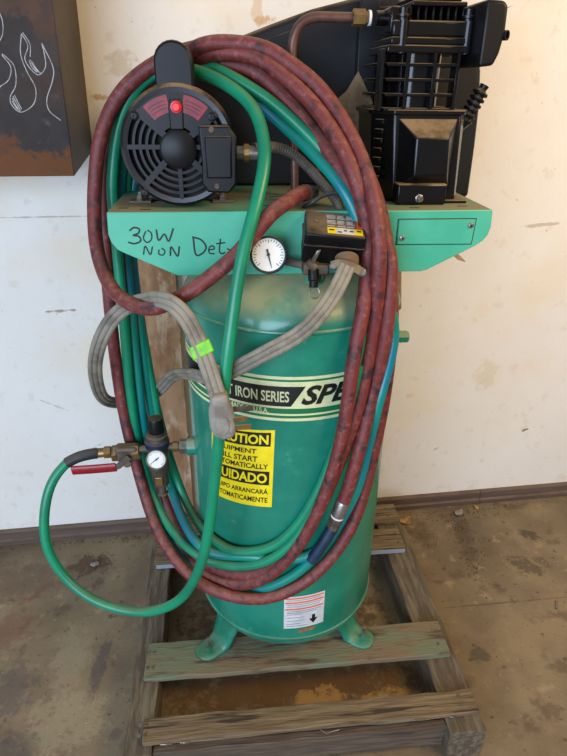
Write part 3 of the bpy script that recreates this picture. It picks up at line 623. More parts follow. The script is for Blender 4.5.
for i in range(10):
    v = 0.0285-0.0041*i
    for (u0, u1) in ((-0.016, 0.002), (0.004, 0.020), (0.022, 0.039)):
        q = random.uniform(0, 0.005); rect(u0, v-0.0011, u1-q, v+0.0011, M_stk if i % 4 else M_dusttan, 'print_line', 0.0014)
for (u, v, w2) in ((-0.008, -0.021, 0.005), (0.007, -0.026, 0.004), (0.018, -0.021, 0.003), (0.03, -0.022, 0.0035), (0.044, -0.020, 0.004)):
    rect(u-w2, v-0.0018, u+w2, v+0.0018, M_ink, 'print_line', 0.0018)
MB().lathe([(0.005, 0), (0.005, 0.002), (0.003, 0.003), (0, 0.003)], S @ Vector((-0.036, 0.002, 0.001)), S.to_3x3() @ Vector((0, 0, 1)), 12).build('screw', M_dull, sw)
# lever, unloader valve, ring
MB().hexa([(0.008, -0.252, 1.314), (0.016, -0.252, 1.310), (0.016, -0.243, 1.310), (0.008, -0.243, 1.314)], [(0.020, -0.262, 1.342), (0.028, -0.262, 1.344), (0.028, -0.254, 1.344), (0.020, -0.254, 1.342)]).build('lever', M_steel, sw, bevel=0.002)
MB().cyl((0.006, -0.247, 1.318), (0.020, -0.247, 1.306), 0.0075, n=14).build('lever_pivot', M_dull, sw)
MB().cyl((0.030, -0.185, 1.262), (0.030, -0.200, 1.325), 0.012, n=14).build('nipple', M_dull, sw)
MB().box((0.000, -0.225, 1.284), (0.052, -0.19, 1.304)).build('manifold', M_dull, sw, bevel=0.004)
MB().lathe([(0.0105, 0), (0.0105, 0.02), (0.0085, 0.022), (0.0085, 0.034), (0, 0.035)], (0.020, -0.225, 1.296), (0.0, -0.35, -0.9), 14).build('relief_valve', M_plastic, sw)
ring = [(0.0215+0.0095*sin(a), -0.247-0.004*cos(a)+0.004, 1.256-0.0105*cos(a)) for a in [2*pi*i/24 for i in range(25)]]
MB().tube(ring, 0.0011, 6, caps=False).build('pull_ring', M_steel, sw)
# cord connector at the switch
MB().lathe([(0.023, 0.0), (0.023, 0.012), (0.019, 0.016), (0.017, 0.026), (0, 0.026)], (0.084, -0.226, 1.318), (-0.1, -0.75, -0.65), 24).build('cord_connector', M_dusttan, sw)
cl = spline([(0.052, -0.247, 1.310), (0.064, -0.254, 1.316), (0.082, -0.258, 1.314), (0.098, -0.256, 1.306), (0.112, -0.250, 1.296)], 6)
MB().tube(cl, 0, sec=[(0.008, -0.003), (0.008, 0.003), (-0.008, 0.003), (-0.008, -0.003)], up=(0.2, 0, 1)).build('clamp_bar', M_dusttan, sw, bevel=0.001)
for p in ((0.054, -0.250, 1.310), (0.110, -0.252, 1.297)):
    MB().lathe([(0.0075, 0), (0.0075, 0.004), (0.005, 0.006), (0, 0.006)], p, (0, -0.8, 0.2), 12).build('screw', M_steel, sw)
# --- tank gauge
ga = empty('tank_gauge'); ga.parent = AC; lab(ga, 'round white pressure gauge with black rim on tank dome')
def gauge(par, c, nrm, r, ang, rim):
    c = Vector(c); n_ = Vector(nrm).normalized(); ux = Vector((0, 0, 1)).cross(n_).normalized(); uy = n_.cross(ux)
    MB().lathe([(0, -r*0.75), (r*0.9, -r*0.75), (r, -r*0.6), (r, 0.0), (r*0.97, 0.003), (r*0.88, 0.003), (r*0.86, -0.001)], c, n_, 40).build('rim', rim, par)
    MB().lathe([(0, 0.0), (r*0.875, 0.0)], c, n_, 40).build('dial', M_white, par)
    t = MB()
    for i in range(25):
        a = radians(225-270*i/24); d = ux*cos(a)+uy*sin(a); s_ = n_.cross(d); wd = r*0.018; l0 = 0.62 if i % 4 == 0 else 0.70
        p = c+n_*0.0005
        t.add([p+d*r*l0-s_*wd, p+d*r*0.8-s_*wd, p+d*r*0.8+s_*wd, p+d*r*l0+s_*wd], [(0, 1, 2, 3)])
    t.build('dial_marks', M_ink, par, smooth=False)
    a = radians(ang); d = ux*cos(a)+uy*sin(a); s_ = n_.cross(d); p = c+n_*0.0014
    MB().add([p-d*r*0.3-s_*r*0.06, p+d*r*0.72-s_*r*0.012, p+d*r*0.72+s_*r*0.012, p-d*r*0.3+s_*r*0.06], [(0, 1, 2, 3)]).build('needle', M_ink, par, smooth=False)
    MB().lathe([(r*0.09, 0), (r*0.09, 0.002), (0, 0.002)], c+n_*0.001, n_, 14).build('needle_pin', M_ink, par)
gauge(ga, (-0.066, -0.213, 1.323), (-0.12, -1.0, 0.32), 0.036, 285, M_plastic)
MB().tube(spline([(-0.064, -0.19, 1.315), (-0.058, -0.17, 1.308), (-0.03, -0.175, 1.30), (0.01, -0.195, 1.296)], 6), 0.0085, 10).build('gauge_stem', M_dull, ga)

# --- regulator and ball valve on the left of the tank
rg = empty('pressure_regulator'); rg.parent = AC; lab(rg, 'brass and black air regulator with small gauge and red valve handle')
RY = -0.045
MB().lathe([(0.016, 0.63), (0.011, 0.632), (0.011, 0.655), (0.020, 0.662), (0.021, 0.70), (0.026, 0.712), (0.027, 0.775), (0.030, 0.783), (0.030, 0.800), (0.0, 0.800)], (-0.342, RY, 0), (0, 0, 1), 24).build('regulator_body', M_dull, rg)
MB().lathe([(0.0, 0.786), (0.0315, 0.786), (0.0315, 0.800), (0.026, 0.806), (0.0, 0.806)], (-0.342, RY, 0), (0, 0, 1), 24).build('blue_band', M_blue, rg)
MB().lathe([(0.027, 0.806), (0.027, 0.816), (0.022, 0.819), (0.022, 0.826), (0, 0.826)], (-0.342, RY, 0), (0, 0, 1), 24).build('collar', M_dull, rg)
kb = MB(); kv = []
for z in (0.826, 0.862, 0.866):
    for i in range(36): r = (0.0195 if i % 2 else 0.0182)*(0.92 if z > 0.864 else 1); kv.append((-0.340+r*cos(2*pi*i/36), RY+r*sin(2*pi*i/36), z))
kb.add(kv, [(k*36+i, k*36+(i+1) % 36, (k+1)*36+(i+1) % 36, (k+1)*36+i) for k in range(2) for i in range(36)]+[tuple(range(72, 108))]); kb.build('adjusting_knob', M_plastic, rg, ang=50)
gauge(rg, (-0.342, RY-0.040, 0.768), (0.02, -1, 0.42), 0.026, 215, M_dull)
MB().box((-0.354, RY-0.026, 0.672), (-0.334, RY-0.016, 0.70)).build('square_plug', M_brass, rg, bevel=0.002)
MB().cyl((-0.315, RY, 0.778), (-0.285, RY, 0.778), 0.011, n=14).build('nipple', M_dull, rg)
MB().cyl((-0.302, RY, 0.778), (-0.289, RY, 0.778), 0.0145, n=6).build('hex_fitting', M_brass, rg, ang=20)
MB().cyl((-0.285, RY, 0.778), (-0.262, RY, 0.778), 0.0195, n=6).build('hex_fitting', M_steel, rg, ang=20)
MB().cyl((-0.266, RY, 0.778), (-0.238, RY, 0.778), 0.024, n=20).build('hex_fitting', M_tank, rg)
MB().cyl((-0.395, RY, 0.772), (-0.365, RY, 0.776), 0.0105, n=14).build('nipple', M_dull, rg)
MB().box((-0.448, RY-0.017, 0.748), (-0.392, RY+0.017, 0.787)).build('valve_body', M_dull, rg, bevel=0.006, seg=3)
MB().cyl((-0.405, RY, 0.767), (-0.388, RY, 0.769), 0.021, n=6).build('valve_hex', M_brass, rg, ang=20)
MB().cyl((-0.458, RY, 0.765), (-0.445, RY, 0.766), 0.021, n=6).build('valve_hex', M_brass, rg, ang=20)
MB().cyl((-0.42, RY-0.022, 0.745), (-0.42, RY+0.012, 0.745), 0.011, n=12).build('valve_stem', M_steel, rg)
MB().tube([(-0.412, RY-0.024, 0.7680), (-0.424, RY-0.026, 0.7580), (-0.440, RY-0.027, 0.7440), (-0.452, RY-0.027, 0.7390), (-0.47, RY-0.027, 0.7380)], 0, sec=[(0.002, -0.008), (0.002, 0.008), (-0.002, 0.008), (-0.002, -0.008)], up=(0, 1, 0)).build('handle_arm', M_dull, rg, smooth=False)
MB().tube([(-0.447, RY-0.027, 0.7410), (-0.452, RY-0.027, 0.7405), (-0.50, RY-0.027, 0.7380), (-0.552, RY-0.027, 0.7365), (-0.557, RY-0.027, 0.7360)], 0, sec=[(0.0055*cos(a), 0.0135*sin(a)) for a in [2*pi*i/12 for i in range(12)]], up=(0, 1, 0)).build('handle_grip', M_redgrip, rg)

# ------------------------------------------------------------------ hoses and cord (world coordinates in metres)
HOSE_PATHS = {
  'red': [(0.008,-0.125,1.422), (-0.008,-0.150,1.426), (-0.043,-0.190,1.415), (-0.078,-0.215,1.397), (-0.123,-0.225,1.345), (-0.167,-0.235,1.308), (-0.229,-0.235,1.263), (-0.279,-0.220,1.234), (-0.317,-0.200,1.220), (-0.368,-0.150,1.224), (-0.401,-0.100,1.249), (-0.421,-0.050,1.299), (-0.422,-0.020,1.365), (-0.414,0.000,1.432), (-0.397,0.000,1.500), (-0.371,0.010,1.558), (-0.335,0.010,1.603), (-0.289,0.010,1.636), (-0.233,0.000,1.662), (-0.175,0.020,1.676), (-0.098,0.000,1.678), (-0.021,-0.030,1.645), (0.040,-0.070,1.595), (0.092,-0.120,1.519), (0.130,-0.180,1.435), (0.155,-0.205,1.345), (0.174,-0.210,1.244), (0.189,-0.200,1.128), (0.190,-0.193,0.976), (0.173,-0.208,0.850), (0.149,-0.226,0.717), (0.108,-0.248,0.615), (0.024,-0.270,0.519), (-0.076,-0.270,0.464), (-0.176,-0.260,0.471), (-0.267,-0.200,0.478), (-0.329,-0.140,0.524), (-0.372,-0.070,0.576), (-0.405,0.000,0.692), (-0.425,0.030,0.832), (-0.430,0.040,0.973), (-0.428,0.045,1.105), (-0.422,0.045,1.228), (-0.412,0.050,1.340), (-0.399,0.050,1.425), (-0.374,0.050,1.515), (-0.338,0.050,1.575), (-0.287,0.045,1.621), (-0.229,0.030,1.653), (-0.175,-0.010,1.680), (-0.100,-0.020,1.680), (-0.054,-0.040,1.669), (-0.018,-0.060,1.647), (0.036,-0.090,1.607), (0.086,-0.140,1.533), (0.116,-0.205,1.448), (0.129,-0.240,1.363), (0.134,-0.245,1.287), (0.136,-0.240,1.220), (0.132,-0.236,1.124), (0.116,-0.249,1.013), (0.094,-0.256,0.916), (0.065,-0.267,0.832), (0.023,-0.276,0.721), (-0.038,-0.274,0.606), (-0.109,-0.254,0.532), (-0.189,-0.200,0.496), (-0.265,-0.140,0.502), (-0.334,0.050,0.466), (-0.378,0.130,0.611), (-0.384,0.150,0.821), (-0.388,0.160,1.029), (-0.386,0.160,1.166), (-0.374,0.160,1.316), (-0.353,0.150,1.432), (-0.320,0.130,1.523), (-0.274,0.110,1.583), (-0.217,0.060,1.626), (-0.176,0.000,1.663), (-0.100,-0.020,1.664), (-0.063,-0.040,1.650), (-0.020,-0.075,1.617), (0.020,-0.105,1.581), (0.060,-0.155,1.522), (0.087,-0.195,1.460), (0.112,-0.203,1.384), (0.120,-0.208,1.317), (0.108,-0.248,1.224), (0.090,-0.270,1.142), (0.082,-0.277,1.031), (0.070,-0.282,0.923), (0.045,-0.287,0.807), (-0.001,-0.289,0.675), (-0.070,-0.278,0.561), (-0.142,-0.249,0.496), (-0.216,-0.200,0.471), (-0.279,-0.150,0.492), (-0.346,0.040,0.458), (-0.390,0.120,0.602), (-0.400,0.140,0.795), (-0.402,0.150,1.005), (-0.397,0.150,1.170), (-0.384,0.150,1.319), (-0.365,0.140,1.433), (-0.327,0.120,1.530), (-0.279,0.090,1.590), (-0.223,0.050,1.629), (-0.157,0.020,1.647), (-0.099,0.000,1.641), (-0.061,-0.020,1.622), (-0.015,-0.050,1.579), (0.029,-0.090,1.527), (0.066,-0.140,1.476), (0.104,-0.180,1.417), (0.139,-0.205,1.369), (0.160,-0.225,1.315), (0.163,-0.235,1.253), (0.163,-0.240,1.191), (0.159,-0.240,1.124), (0.145,-0.235,1.002), (0.124,-0.268,0.934), (0.109,-0.276,0.862), (0.094,-0.282,0.792), (0.086,-0.282,0.764)],
  'coupling': [(0.086,-0.282,0.764), (0.077,-0.278,0.727), (0.067,-0.279,0.689)],
  'sleeve': [(0.068,-0.276,0.686), (0.043,-0.279,0.635), (0.019,-0.276,0.587)],
  'teal': [(0.019,-0.276,0.587), (-0.019,-0.270,0.538), (-0.080,-0.256,0.488), (-0.153,-0.220,0.444), (-0.229,-0.200,0.466), (-0.287,-0.160,0.489), (-0.331,-0.100,0.518), (-0.362,-0.030,0.558), (-0.386,0.030,0.634), (-0.383,0.045,0.756), (-0.383,0.045,0.880), (-0.382,0.050,1.021), (-0.379,0.050,1.152), (-0.378,0.060,1.269), (-0.379,0.080,1.377), (-0.358,0.080,1.482), (-0.319,0.070,1.561), (-0.268,0.050,1.614), (-0.206,0.030,1.641), (-0.158,0.000,1.636), (-0.101,-0.020,1.602), (-0.035,-0.050,1.546), (0.018,-0.100,1.499), (0.059,-0.150,1.454), (0.089,-0.180,1.408), (0.125,-0.190,1.322), (0.170,-0.210,1.223), (0.188,-0.215,1.157), (0.183,-0.225,1.104), (0.175,-0.230,1.060), (0.162,-0.240,1.004), (0.154,-0.240,0.941), (0.146,-0.235,0.857), (0.128,-0.247,0.767), (0.086,-0.254,0.670), (0.030,-0.267,0.599), (-0.044,-0.265,0.584), (-0.127,-0.236,0.580), (-0.200,-0.200,0.556), (-0.253,-0.180,0.578), (-0.292,-0.080,0.576), (-0.323,0.020,0.600), (-0.348,0.060,0.710), (-0.361,0.070,0.834), (-0.365,0.070,0.954), (-0.366,0.070,1.092), (-0.368,0.080,1.216), (-0.362,0.100,1.329), (-0.343,0.120,1.436)],
  'gsleeve': [(-0.495,-0.030,0.775), (-0.511,-0.035,0.777), (-0.540,-0.040,0.774), (-0.568,-0.045,0.762)],
  'green': [(-0.568,-0.045,0.762), (-0.595,-0.060,0.738), (-0.617,-0.080,0.700), (-0.634,-0.100,0.632), (-0.635,-0.120,0.557), (-0.605,-0.140,0.479), (-0.545,-0.170,0.424), (-0.466,-0.200,0.402), (-0.385,-0.230,0.414), (-0.306,-0.260,0.476), (-0.259,-0.290,0.583), (-0.233,-0.300,0.674), (-0.215,-0.300,0.775), (-0.199,-0.305,0.898), (-0.184,-0.305,1.019), (-0.170,-0.300,1.127), (-0.157,-0.290,1.205), (-0.142,-0.270,1.285), (-0.125,-0.250,1.353), (-0.104,-0.230,1.411), (-0.086,-0.200,1.467), (-0.079,-0.170,1.510), (-0.085,-0.130,1.554), (-0.101,-0.090,1.583), (-0.127,-0.060,1.604), (-0.160,-0.035,1.622), (-0.203,-0.020,1.635), (-0.255,0.010,1.637), (-0.302,0.025,1.614), (-0.339,0.030,1.572), (-0.364,0.035,1.516), (-0.378,0.030,1.458), (-0.388,0.030,1.397), (-0.389,0.030,1.333), (-0.393,0.030,1.232), (-0.396,0.030,1.109), (-0.402,0.030,0.976), (-0.402,0.030,0.860), (-0.397,0.030,0.735), (-0.376,-0.010,0.629), (-0.338,-0.070,0.565), (-0.281,-0.150,0.542), (-0.213,-0.200,0.531), (-0.133,-0.244,0.555), (-0.069,-0.270,0.602), (-0.018,-0.276,0.665), (0.018,-0.276,0.737), (0.048,-0.264,0.817), (0.069,-0.259,0.907), (0.088,-0.253,1.017), (0.106,-0.246,1.152), (0.140,-0.170,1.253), (0.125,-0.165,1.356), (0.091,-0.150,1.427), (0.055,-0.120,1.483), (0.009,-0.090,1.531), (-0.046,-0.060,1.577), (-0.093,-0.040,1.606), (-0.145,-0.010,1.633), (-0.196,0.030,1.650), (-0.257,0.060,1.632), (-0.310,0.090,1.584), (-0.345,0.100,1.501), (-0.366,0.100,1.396), (-0.369,0.100,1.282), (-0.369,0.100,1.159), (-0.362,0.075,1.063), (-0.356,0.075,0.951), (-0.347,0.070,0.848), (-0.330,0.050,0.732), (-0.303,0.030,0.608), (-0.275,-0.030,0.566), (-0.235,-0.129,0.572), (-0.186,-0.200,0.578), (-0.138,-0.230,0.588), (-0.075,-0.258,0.623), (-0.022,-0.267,0.685), (0.017,-0.268,0.760), (0.051,-0.263,0.850), (0.079,-0.256,0.944), (0.097,-0.250,1.027), (0.106,-0.246,1.095)],
  'cord': [(0.066,-0.260,1.312), (0.055,-0.270,1.292), (0.034,-0.285,1.260), (0.000,-0.300,1.222), (-0.037,-0.300,1.189), (-0.085,-0.300,1.163), (-0.132,-0.290,1.133), (-0.171,-0.270,1.103), (-0.205,-0.220,1.071), (-0.237,-0.150,1.044), (-0.277,-0.020,0.983), (-0.307,0.040,0.937), (-0.340,0.090,0.879), (-0.385,0.160,0.822), (-0.429,0.170,0.806), (-0.461,0.150,0.817), (-0.478,0.080,0.867), (-0.474,0.000,0.946), (-0.463,-0.050,1.025), (-0.439,-0.100,1.099), (-0.414,-0.110,1.147), (-0.386,-0.125,1.183), (-0.354,-0.145,1.209), (-0.322,-0.180,1.229), (-0.292,-0.225,1.248), (-0.264,-0.268,1.254), (-0.241,-0.285,1.236), (-0.225,-0.290,1.204), (-0.211,-0.300,1.167), (-0.200,-0.315,1.132), (-0.191,-0.325,1.098), (-0.186,-0.328,1.082)],
}

def hose(name, key, r, mt, parent, sub=6):
    return MB().tube(relax(spline(HOSE_PATHS[key], sub), 6), r, 12).build(name, mt, parent, ang=80)
rh = tag(empty('air_hose', HOSE_PATHS['red'][0]), 'thick dark red rubber air hose coiled over the motor, one end at platform', 'hose')
th = tag(empty('air_hose', HOSE_PATHS['teal'][0]), 'teal blue air hose joined by dark blue sleeve, coiled among red loops', 'hose')
gh = tag(empty('air_hose', HOSE_PATHS['green'][0]), 'bright green air hose looping low from the red-handled valve over tank front', 'hose')
def at_world(o):   # parts are modelled in world metres; keep them there under their empty
    o.matrix_parent_inverse = Matrix.Translation(o.parent.location).inverted(); return o
at_world(hose('hose_body', 'red', 0.0149, M_red, rh)); at_world(hose('hose_body', 'teal', 0.0122, M_teal, th)); at_world(hose('hose_body', 'green', 0.0122, M_green, gh))
P = [Vector(p) for p in HOSE_PATHS['coupling']]; L0, L1, L2 = P
ax = (L2-L0).normalized(); ln = (L2-L0).length
lab(at_world(MB().lathe([(0.0145, -0.004), (0.0165, 0.0), (0.0165, ln*0.5), (0.013, ln*0.52), (0, ln*0.52)], L0, ax, 20).build('ferrule', M_steel, rh)), 'silver crimped ferrule')
at_world(MB().lathe([(0.013, ln*0.52), (0.0155, ln*0.53), (0.0155, ln*0.58), (0.0135, ln*0.59), (0.0135, ln*0.6)], L0, ax, 20).build('ferrule_ring', M_white, rh))
at_world(MB().lathe([(0, ln*0.60), (0.0165, ln*0.60), (0.0165, ln*0.8), (0.014, ln*0.83), (0.015, ln*1.02), (0, ln*1.02)], L0, ax, 6).build('hose_coupling', M_dull, th, ang=20))
lab(at_world(hose('sleeve', 'sleeve', 0.0148, M_navy, th)), 'dark blue rubber sleeve')
lab(at_world(hose('sleeve', 'gsleeve', 0.0142, M_blackrub, gh)), 'black rubber sleeve')
g0 = Vector(HOSE_PATHS['gsleeve'][0])
at_world(MB().cyl(g0+Vector((-0.008, 0, 0)), g0+Vector((0.020, 0, 0.001)), 0.0125, n=12).build('ferrule', M_brass, gh))
at_world(MB().cyl(g0+Vector((0.018, 0, 0.001)), g0+Vector((0.034, 0, 0.001)), 0.0155, n=6).build('hex_nut', M_brass, gh, ang=20))
r0 = Vector(HOSE_PATHS['red'][0]); rd = (r0-Vector(HOSE_PATHS['red'][1])).normalized()
at_world(MB().lathe([(0.0155, -0.012), (0.0165, -0.010), (0.0165, 0.004), (0.012, 0.006), (0.012, 0.03), (0.009, 0.032), (0.009, 0.05), (0, 0.05)], r0, rd, 16).build('end_fitting', M_dull, rh))

pc = tag(empty('power_cord', HOSE_PATHS['cord'][0]), 'flat grey power cord looped over the red hose, with brass-pronged plug', 'power cord')
sec = []
CW = 0.0165
for i in range(37):
    x = -CW+2*CW*i/36; e = math.sqrt(max(0.0, 1-(x/CW)**6)); sec.append(((0.0032+0.0026*abs(sin(pi*1.5*(x+CW)/CW))**0.5)*e+0.0006, x))
for i in range(35, 0, -1):
    x = -CW+2*CW*i/36; e = math.sqrt(max(0.0, 1-(x/CW)**6)); sec.append((-(0.0032+0.0026*abs(sin(pi*1.5*(x+CW)/CW))**0.5)*e-0.0006, x))
cpth = relax(spline(HOSE_PATHS['cord'], 6), 4)
vs = []; pv = None
for i, p in enumerate(cpth):
    t = (cpth[min(i+1, len(cpth)-1)]-cpth[max(i-1, 0)]).normalized()
    u = Vector((0.1, -1.0, 0.25)); u = (u-t*u.dot(t))
    if pv is not None: u = u.normalized()*0.35+pv*0.65
    u = (u-t*u.dot(t)).normalized(); pv = u; b_ = t.cross(u)
    vs += [p+u*a+b_*c for a, c in sec]
n = len(sec)
cb = MB().add(vs, [(k*n+i, k*n+(i+1) % n, (k+1)*n+(i+1) % n, (k+1)*n+i) for k in range(len(cpth)-1) for i in range(n)]+[tuple(range(n)), tuple(range((len(cpth)-1)*n, len(cpth)*n))])
at_world(cb.build('cable', M_cord, pc, ang=70))
# plug
pe = Vector(cpth[-1]); pd = (cpth[-1]-cpth[-5]).normalized(); px_ = Vector((0, -1, 0)).cross(pd).normalized()*-1
PL = Matrix((Vector((1, 0, 0)), Vector((0, 1, 0)), Vector((0, 0, 1)))).transposed().to_4x4()
def pq(u, v, y): return (pe.x+u, pe.y+y, pe.z+v)
outline = [(-0.015, 0.012), (0.015, 0.016), (0.018, 0.0), (0.024, -0.016), (0.028, -0.034), (0.030, -0.072), (0.022, -0.084), (0.004, -0.086), (-0.012, -0.078), (-0.020, -0.058), (-0.021, -0.026), (-0.017, -0.006)]
k = len(outline)
plug = MB().add([pq(u, v, -0.019) for u, v in outline]+[pq(u, v, 0.013) for u, v in outline], [(i, (i+1) % k, k+(i+1) % k, k+i) for i in range(k)]+[tuple(range(k)), tuple(range(k, 2*k))]).build('plug', M_plug, pc, bevel=0.008, seg=3)
at_world(plug); lab(plug, 'moulded grey plug body')
def sub(o, parent):   # a sub-part keeps its world place too
    o.parent = parent; o.matrix_parent_inverse = Matrix.Translation(pc.location).inverted() @ Matrix.Identity(4); return o
for (u0, u1, v, y) in ((0.018, 0.052, -0.040, -0.016), (0.022, 0.060, -0.062, -0.010), (0.026, 0.066, -0.030, 0.006)):
    b = MB().add([pq(u0, v-0.006, y-0.001), pq(u1, v-0.006, y-0.001), pq(u1, v+0.006, y-0.001), pq(u0, v+0.006, y-0.001), pq(u0, v-0.006, y+0.0012), pq(u1, v-0.006, y+0.0012), pq(u1, v+0.006, y+0.0012), pq(u0, v+0.006, y+0.0012)],
                 [(0,3,2,1),(4,5,6,7),(0,1,5,4),(1,2,6,5),(2,3,7,6),(3,0,4,7)])
    o = b.build('prong', M_brass if y < 0 else M_dull, plug, bevel=0.0008); lab(o, 'brass blade prong')
ob = MB().add([pq(0.004+0.013*cos(a), -0.050+0.022*sin(a), -0.0215) for a in [2*pi*i/16 for i in range(16)]]+[pq(0.004+0.014*cos(a), -0.050+0.024*sin(a), -0.015) for a in [2*pi*i/16 for i in range(16)]],
    [(i, (i+1) % 16, 16+(i+1) % 16, 16+i) for i in range(16)]+[tuple(range(16))]).build('grip_pad', M_plug, plug, bevel=0.001)
# lime tag
i0 = len(cpth)-22
p0, p1 = cpth[i0], cpth[i0+4]; t = (p1-p0).normalized(); bq = t.cross(Vector((0, -1, 0))).normalized(); nq = bq.cross(t).normalized()
if nq.y > 0: nq = -nq
q = []
for dn in (-0.007, 0.007):
    q += [p0-bq*0.020+nq*dn, p0+bq*0.021+nq*dn+t*0.004, p1+bq*0.022+nq*dn+t*0.002, p1-bq*0.021+nq*dn-t*0.002]
lab(at_world(MB().hexa(q[:4], q[4:]).build('tag', M_lime, pc, bevel=0.002)), 'lime green tape tag')

# ------------------------------------------------------------------ steel box on the wall, board behind the tank
sb = tag(empty('steel_box', (-0.9, 0.39, 1.409)), 'rusty dark steel box on the wall with white chalk flames', 'metal box')
def atb(o): o.matrix_parent_inverse = Matrix.Translation(-sb.location); return o
FY = 0.23
atb(MB().hexa([(-1.35, FY, 1.409), (-0.500, FY, 1.409), (-0.500, FY+0.004, 1.409), (-1.35, FY+0.004, 1.409)], [(-1.35, FY, 2.05), (-0.484, FY, 2.05), (-0.484, FY+0.004, 2.05), (-1.35, FY+0.004, 2.05)]).build('front_panel', M_rustfront, sb, bevel=0.001, seg=1))
atb(MB().hexa([(-0.504, FY+0.004, 1.409), (-0.500, FY+0.004, 1.409), (-0.500, WY-0.002, 1.436), (-0.504, WY-0.002, 1.436)], [(-0.488, FY+0.004, 2.05), (-0.484, FY+0.004, 2.05), (-0.484, WY-0.002, 2.05), (-0.488, WY-0.002, 2.05)]).build('side_panel', M_rustside, sb, smooth=False))
atb(MB().hexa([(-1.35, FY+0.004, 1.410), (-0.504, FY+0.004, 1.410), (-0.504, WY-0.002, 1.436), (-1.35, WY-0.002, 1.436)], [(-1.35, FY+0.004, 1.414), (-0.504, FY+0.004, 1.414), (-0.504, WY-0.002, 1.440), (-1.35, WY-0.002, 1.440)]).build('bottom_panel', M_rustside, sb, smooth=False))
atb(MB().box((-1.35, FY+0.004, 1.44), (-1.346, WY-0.002, 2.05)).build('side_panel', M_rustside, sb, smooth=False))
fl = [[(-0.565,1.704),(-0.556,1.681),(-0.567,1.657),(-0.559,1.637),(-0.543,1.625),(-0.526,1.641),(-0.524,1.668),(-0.526,1.687)],
 [(-0.565,1.704),(-0.574,1.667),(-0.568,1.633),(-0.555,1.598),(-0.565,1.566),(-0.595,1.549),(-0.612,1.562),(-0.613,1.58),(-0.596,1.605),(-0.592,1.64),(-0.604,1.657),(-0.613,1.665)],
 [(-0.526,1.687),(-0.51,1.641),(-0.516,1.613),(-0.534,1.577),(-0.533,1.552),(-0.511,1.532)],
 [(-0.66,1.78),(-0.613,1.751),(-0.602,1.739),(-0.6,1.719),(-0.607,1.697),(-0.625,1.68),(-0.66,1.66)],
 [(-0.70,1.60),(-0.638,1.598),(-0.63,1.601),(-0.609,1.615),(-0.6,1.64),(-0.614,1.663)],
 [(-0.556,1.655),(-0.553,1.645),(-0.545,1.633),(-0.538,1.628)], [(-0.611,1.572),(-0.604,1.558),(-0.598,1.552)], [(-0.607,1.582),(-0.600,1.562),(-0.596,1.552)], [(-0.603,1.584),(-0.598,1.568),(-0.593,1.555)], [(-0.609,1.578),(-0.606,1.566),(-0.601,1.556)],
 [(-0.559,1.653),(-0.555,1.640),(-0.546,1.630)], [(-0.553,1.651),(-0.548,1.640),(-0.541,1.630)], [(-0.562,1.706),(-0.553,1.690),(-0.551,1.680),(-0.555,1.660)]]
for s_ in fl:
    atb(MB().ribbon(spline([(x, FY-0.0004, z) for x, z in s_], 6), 0.0019, (0, -1, 0), 0.0004).build('chalk_drawing', M_chalk, sb, smooth=False))
wb = MB().box((-0.430, 0.500, 0.001), (-0.290, 0.521, 1.30)).build('wooden_board', M_wood_post, bevel=0.002, seg=1)
tag(wb, 'brown stained upright board against the wall behind the green tank', 'board')

# ------------------------------------------------------------------ small things on the floor
def lump(seed, r, flat, n=2):
    rnd = random.Random(seed); bm = bmesh.new(); bmesh.ops.create_icosphere(bm, subdivisions=n, radius=1)
    vs = []
    for v in bm.verts:
        k = 1+rnd.uniform(-0.18, 0.18); vs.append((v.co.x*r*k*1.3, v.co.y*r*k, (v.co.z+1)*r*flat*k))
    fs = [tuple(x.index for x in f.verts) for f in bm.faces]; bm.free(); return vs, fs
def small(name, seed, r, flat, loc, mt, label, cat, rz=0):
    o = MB().add(*lump(seed, r, flat)).build(name, mt, ang=40); o.location = loc; o.rotation_euler = (0, 0, rz); return tag(o, label, cat)
small('stone', 3, 0.016, 0.5, (0.815, 0.470, 0.0005), M_stone, 'pale grey stone chip lying by the baseboard right of the pallet', 'stone', 0.5)
small('stone', 9, 0.010, 0.5, (0.905, 0.500, 0.0005), M_leaf, 'small tan crumb of stone by the baseboard, farthest right', 'stone', 1.5)
small('stone', 12, 0.012, 0.5, (-0.665, 0.372, 0.0005), M_stone, 'pale chip in the dirt patch near the wall left of the pallet', 'stone', 0.2)
lf = []
for j in range(5):
    for i in range(7):
        u, v = i/6-0.5, j/4-0.5
        wdt = 0.022*math.sqrt(max(0.02, 1-(2*u)**2))
        lf.append((u*0.056, v*2*wdt, 0.003+0.010*(v*v*4)*0.5+0.006*(2*u)**2+0.002*sin(9*u+5*v)))
leaf = MB().add(lf, [(j*7+i, j*7+i+1, (j+1)*7+i+1, (j+1)*7+i) for j in range(4) for i in range(6)]).build('dry_leaf', M_leaf)
sm = leaf.modifiers.new('solid', 'SOLIDIFY'); sm.thickness = 0.0012
leaf.location = (0.572, 0.452, 0.0); leaf.rotation_euler = (0, 0, 0.4); tag(leaf, 'curled tan dry leaf on the floor beside the rear pallet corner', 'leaf')
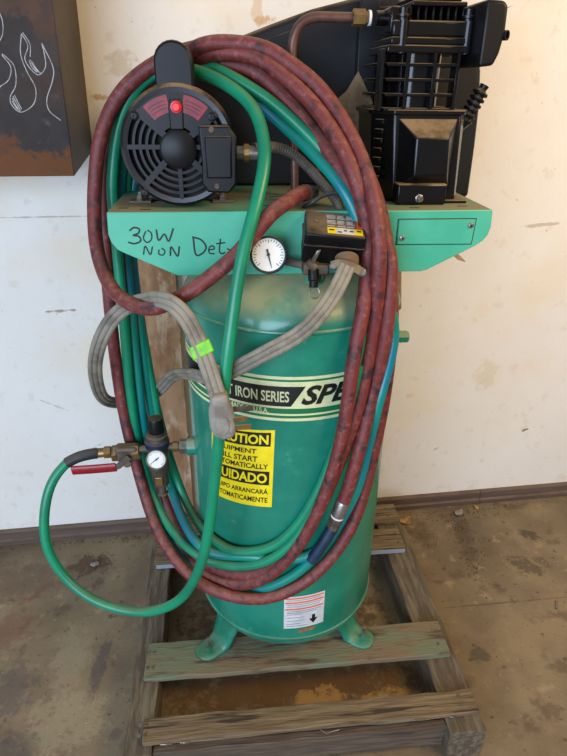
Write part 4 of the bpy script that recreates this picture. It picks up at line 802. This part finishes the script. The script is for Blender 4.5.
nl_ = MB().lathe([(0, 0), (0.004, 0), (0.004, 0.004), (0.0024, 0.005), (0.0024, 0.036), (0, 0.040)], (0, 0, 0), (0, 0, 1), 10).build('screw', M_steel)
nl_.rotation_euler = (radians(90), 0, radians(148)); nl_.location = (0.949, -0.041, 0.0042); tag(nl_, 'small steel screw lying alone on the concrete at right', 'screw')
db = MB(); rnd = random.Random(4)
def scatter(cx, cy, sx, sy, n, r0, r1):
    for _ in range(n):
        x = rnd.gauss(cx, sx); y = rnd.gauss(cy, sy)
        if y > WY-0.03: y = WY-0.03-rnd.random()*0.02
        r = rnd.uniform(r0, r1); a = rnd.uniform(0, 6.28)
        vs = [(x+r*cos(a+k*2.09)*rnd.uniform(0.6, 1.5), y+r*sin(a+k*2.09), 0.0) for k in range(3)]+[(x, y, r*rnd.uniform(0.4, 0.9))]
        db.add(vs, [(0, 1, 2), (0, 1, 3), (1, 2, 3), (2, 0, 3)])
scatter(0.80, 0.47, 0.10, 0.02, 130, 0.0015, 0.005); scatter(0.78, 0.33, 0.025, 0.09, 120, 0.0015, 0.005); scatter(0.74, 0.17, 0.02, 0.03, 40, 0.002, 0.006)
scatter(-0.67, 0.375, 0.05, 0.03, 110, 0.0012, 0.004); scatter(1.0, 0.50, 0.25, 0.012, 130, 0.001, 0.004); scatter(-0.75, 0.50, 0.30, 0.012, 160, 0.001, 0.0045)
scatter(0.76, 0.02, 0.08, 0.16, 60, 0.001, 0.004); scatter(-0.72, 0.0, 0.08, 0.25, 60, 0.001, 0.003); scatter(0.62, 0.35, 0.03, 0.05, 60, 0.001, 0.004)
tag(db.build('floor_crumbs', M_dirt, smooth=False), 'scattered dirt crumbs and grit on the concrete floor', 'debris', kind='stuff')
wm = MB(); db = wm
scatter(0.85, 0.2, 0.25, 0.25, 50, 0.001, 0.0028); scatter(-0.75, 0.1, 0.2, 0.3, 45, 0.001, 0.0028)
tag(wm.build('pale_specks', M_chalk, smooth=False), 'scattered tiny white paint specks on the concrete floor', 'debris', kind='stuff')
